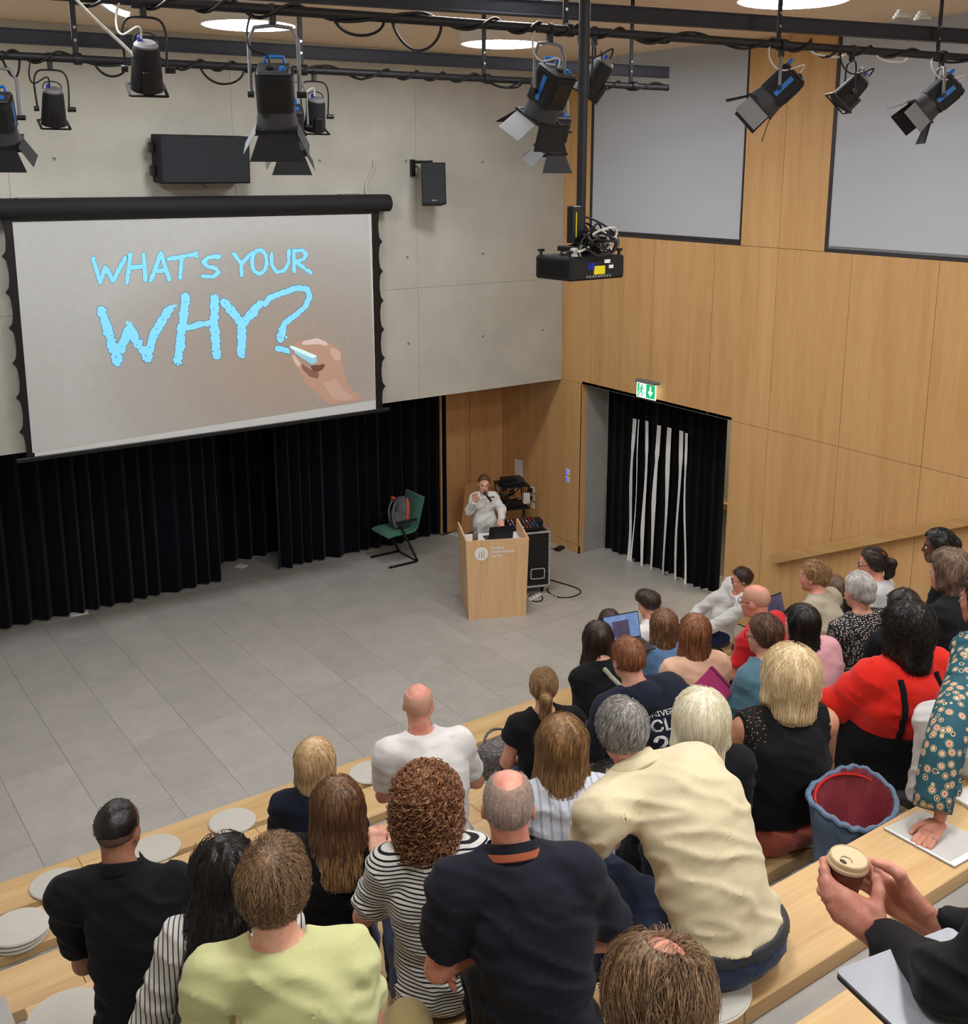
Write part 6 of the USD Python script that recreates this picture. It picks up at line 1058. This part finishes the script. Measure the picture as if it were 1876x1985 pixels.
person('woman in teal printed blouse, ringed hand flat on a folder, right edge', (1950, 1430), 6, 'c_print', 'long', 'hair_darkbrown', skin='skin_hand', hw=hpos, sx=tS_[0], sy=tS_[1], yaw=tyaw, hyaw=0, bs=1.04, hs=1.05, female=True, bulk=1.1, sleeve='threeq', trousers='linen_white', loose=.05, legs=((.10, .42, .12), (.09, .46, -.30)), hp=dict(L=.16, w=.09), n_str=300, arms={-1: (tloc(elw), tloc(wz))}, hands={-1: hpr, 1: hand_prims(np.array([.15, .33, .22]), np.array([0, 1., -.1]), np.array([0, 0, 1.]), -1, .5)}, h=.0095, extra=x_teal, wr=.014)
# ================================================================ SMALL THINGS ON THE BENCHES
def pz(L, z): return [tuple(at_z(x, y, z)[:2]) for x, y in L]
fo = thing('folder', 'grey-white plastic folder under the ringed hand on the oak bench', 'folder', (0, 0, 2.852)); fp_ = Polygon(pz([(1713, 1608), (1850, 1683), (1925, 1640), (1785, 1572)], 2.852))
mat('folder_sheet', (196, 194, 188), .45); mat('folder_clear', (226, 230, 234), .25)
obj('cover', prism(fp_, .006), 'folder_sheet', fo); obj('spine_strip', prism(Polygon(pz([(1838, 1676), (1850, 1683), (1925, 1640), (1913, 1634)], 2.852)), .0085), 'folder_clear', fo); obj('edge_strip', prism(Polygon(pz([(1713, 1608), (1850, 1683), (1853, 1681), (1716, 1606)], 2.852)), .0075), 'folder_clear', fo)
fo2 = thing('notebook', 'pale notebook lying on the bench at the right edge behind the teal sleeve', 'notebook', (0, 0, 2.852)); obj('cover', prism(Polygon(pz([(1838, 1545), (1905, 1585), (1960, 1555), (1890, 1520)], 2.852)), .012), 'off_white', fo2); obj('pages', prism(Polygon(pz([(1842, 1547), (1903, 1583), (1955, 1555), (1890, 1523)], 2.852)).buffer(-.004), .013), 'paper', fo2)
# blue backpack with red lining, standing open behind the sixth bench
bq = at_z(1652, 1552, 2.80); b0 = thing('backpack', 'open slate-blue backpack with red lining standing behind the bench', 'backpack', (bq[0], bq[1], 2.36))
mat('pack_blue', (112, 132, 156), .7, (100, 120, 146), 120, bump=.2, bscale=300); mat('pack_red', (150, 62, 70), .6, (136, 54, 62), 14, bump=.3, bscale=18, bdist=.01)
n = 72; an = np.linspace(0, 2*PI, n, endpoint=False); rr_ = np.random.default_rng(5)
def sack(prof, wob, seed, flip=False):
    V = []
    for (rx, ry, z, ox, oy) in prof:
        k = 1+.022*np.sin(15*an)*(z/.45)**6+wob*(meshkit.fbm(np.stack([2.2*np.cos(an)+seed, 2.2*np.sin(an), np.full(n, z*9)], -1), 3, seed)-.5)*2; sx_ = np.sign(np.cos(an))*np.abs(np.cos(an))**.75; sy_ = np.sign(np.sin(an))*np.abs(np.sin(an))**.75
        V.append(np.stack([ox+rx*k*sx_, oy+ry*k*sy_, z+(.045*np.sin(an)+.014*np.sin(2*an+1)+.006*np.sin(17*an))*(z/.45)**2+0*an], -1))
    V = np.array(V); m_ = len(V); f = []
    for i in range(m_-1):
        for j in range(n):
            k = (j+1) % n; f += [[i*n+j, i*n+k, (i+1)*n+k], [i*n+j, (i+1)*n+k, (i+1)*n+j]]
    v = np.vstack([V.reshape(-1, 3), [[prof[0][3], prof[0][4], prof[0][2]]]])
    for j in range(n): f.append([m_*n, (j+1) % n, j])
    return trimesh.Trimesh(v, np.array(f) if not flip else np.array(f)[:, ::-1], process=False)
zz = np.linspace(0, .43, 16); outp = [(.15+.045*(z/.43)**1.5+.012*math.sin(z*18), .105+.03*(z/.43)+.008*math.sin(z*22+1), z, .0, 0) for z in zz]+[(.203, .14, .452, 0, 0), (.195, .133, .458, 0, 0)]
obj('bag', sack(outp, .07, 3), 'pack_blue', b0, True); inp = [(.10, .06, .1, 0, 0), (.135, .085, .2, 0, 0), (.155, .1, .3, 0, 0), (.176, .118, .42, 0, 0), (.19, .130, .457, 0, 0)]
tag(obj('lining', sack(inp, .07, 3, True), 'pack_red', b0, True), 'red lining'); obj('zip', tube(np.array([(.19*math.cos(a), .128*math.sin(a), .44+.045*math.sin(a)) for a in np.linspace(.3, 2.9, 30)]), .006, 6), 'red', b0)
obj('strap', tube(spline([(-.19, -.05, .3), (-.26, -.08, .2), (-.25, -.1, .06), (-.2, -.1, .01)], 18), .016, 6), 'pack_blue', b0); obj('top_roll', tube(np.array([(.203*np.sign(math.cos(a))*abs(math.cos(a))**.75, .141*np.sign(math.sin(a))*abs(math.sin(a))**.75, .452+.045*math.sin(a)+.014*math.sin(2*a+1)+.006*math.sin(17*a)) for a in np.linspace(0, 2*PI, 60)]), .013, 8), 'pack_blue', b0)
# laptops in the audience
def open_laptop(label, pos, yaw, m, screen=(.3, .19)):
    t = thing('laptop', label, 'laptop', pos, -math.radians(yaw)); obj('base', box((-screen[0]/2, -.11, 0), (screen[0]/2, .1, .014), .003), 'dark_grey', t); R = rotm(0, -.32)
    obj('lid', moved(box((-screen[0]/2, -.004, 0), (screen[0]/2, .004, screen[1]), .003), (0, .105, .012), R), 'black', t); obj('display', moved(box((-screen[0]/2+.008, -.006, .012), (screen[0]/2-.008, -.003, screen[1]-.008)), (0, .105, .012), R), m, t); obj('keyboard', box((-.12, -.02, .0135), (.12, .07, .0155)), 'black', t); return t
mat('display_blue', (120, 150, 190), .4, (96, 124, 170), 9, emit=.35); mat('display_dark', (86, 80, 104), .4, (66, 62, 84), 12, emit=.3)
l_ = CAM+ray(1222, 1240)*8.15; t = open_laptop('open laptop with pale blue document on the lap of the man in the front row', l_-[0, 0, .06], 12, 'display_blue', (.31, .2)); obj('document', moved(box((-.08, -.008, .03), (.06, -.005, .15)), (0, .105, .012), rotm(0, -.32)), 'display_dark', t)
l_ = CAM+ray(1524, 1192)*8.3; open_laptop('open laptop with dark screen on the lap of the woman with the loose bun', l_-[0, 0, .08], -2, 'display_dark', (.26, .18))
# bottle, bag, folder, papers, bags
q = at_z(1418, 1285, .83); tb = thing('travel_mug', 'clear travel mug with black lid on the bench by the navy trousers', 'mug', (q[0], -5.45, .832)); obj('body', lathe([(.032, 0), (.036, .006), (.04, .15), (.04, .155)], 20), 'mid_grey', tb); obj('lid', lathe([(.042, .155), (.043, .165), (.036, .19), (.03, .195)], 20), 'black', tb)
q = at_z(1412, 1302, .9); hb = thing('handbag', 'small black handbag on the bench below the travel mug', 'bag', (q[0]-.05, -5.5, .832)); obj('bag', blob((.15, .1, .1), 8, .25).apply_translation((0, 0, .095)), 'black_matte', hb, True); obj('handle', tube(spline([(-.1, 0, .16), (-.06, 0, .24), (.06, 0, .24), (.1, 0, .16)], 16), .01, 6), 'black', hb)
q = CAM+ray(1385, 1332)*6.05; mg = thing('folder', 'magenta folder on the lap of the woman in the teal cardigan', 'folder', q); obj('cover', moved(box((-.13, -.01, -.09), (.13, .01, .09), .004), (0, 0, 0), rotm(.4, -.9)), 'c_magenta', mg); obj('elastic', moved(box((.09, -.012, -.092), (.1, .012, .092)), (0, 0, 0), rotm(.4, -.9)), 'black', mg)
for i, (px, py, r) in enumerate(((1628, 1503, .3), (1638, 1520, -.2))): q = at_z(px, py, 2.422+.002*i); tag(obj('leaflet', moved(cat([box((-.105, -.15, 0), (.105, .15, .0015))]), q+[0, 0, .001*i], rotm(r)), 'paper'), f'printed leaflet on the bench right of the terracotta skirt, {["upper", "lower"][i]}', 'leaflet')
for px, py, k, lab in ((975, 1475, 3, 'grey patterned fabric bag left of the ponytailed woman'), (1168, 1490, 4, 'grey patterned cushion bag behind the grey-haired man\'s shoulder')):
    q = at_z(px, py, RZ[k]+.1); t = thing('fabric_bag', lab, 'bag', (q[0], q[1], RZ[k]+.001)); obj('bag', blob((.17, .13, .12), int(px), .2).apply_translation((0, 0, .115)), 'c_bag_pattern', t, True); obj('handle', tube(spline([(-.1, .05, .2), (-.05, .1, .26), (.05, .1, .26), (.1, .05, .2)], 14), .009, 6), 'c_bag_pattern', t)
for px, py, k, lab in ((1428, 1945, 6, 'felt seat pad under the man in the cream polo shirt'), (1580, 1605, 5, 'felt seat pad under the woman in the terracotta skirt')):
    q = at_z(px, py, RZ[k]+.02); dup(pad0, lab, (q[0]-.04, RY[k]-.2, RZ[k]+.001))
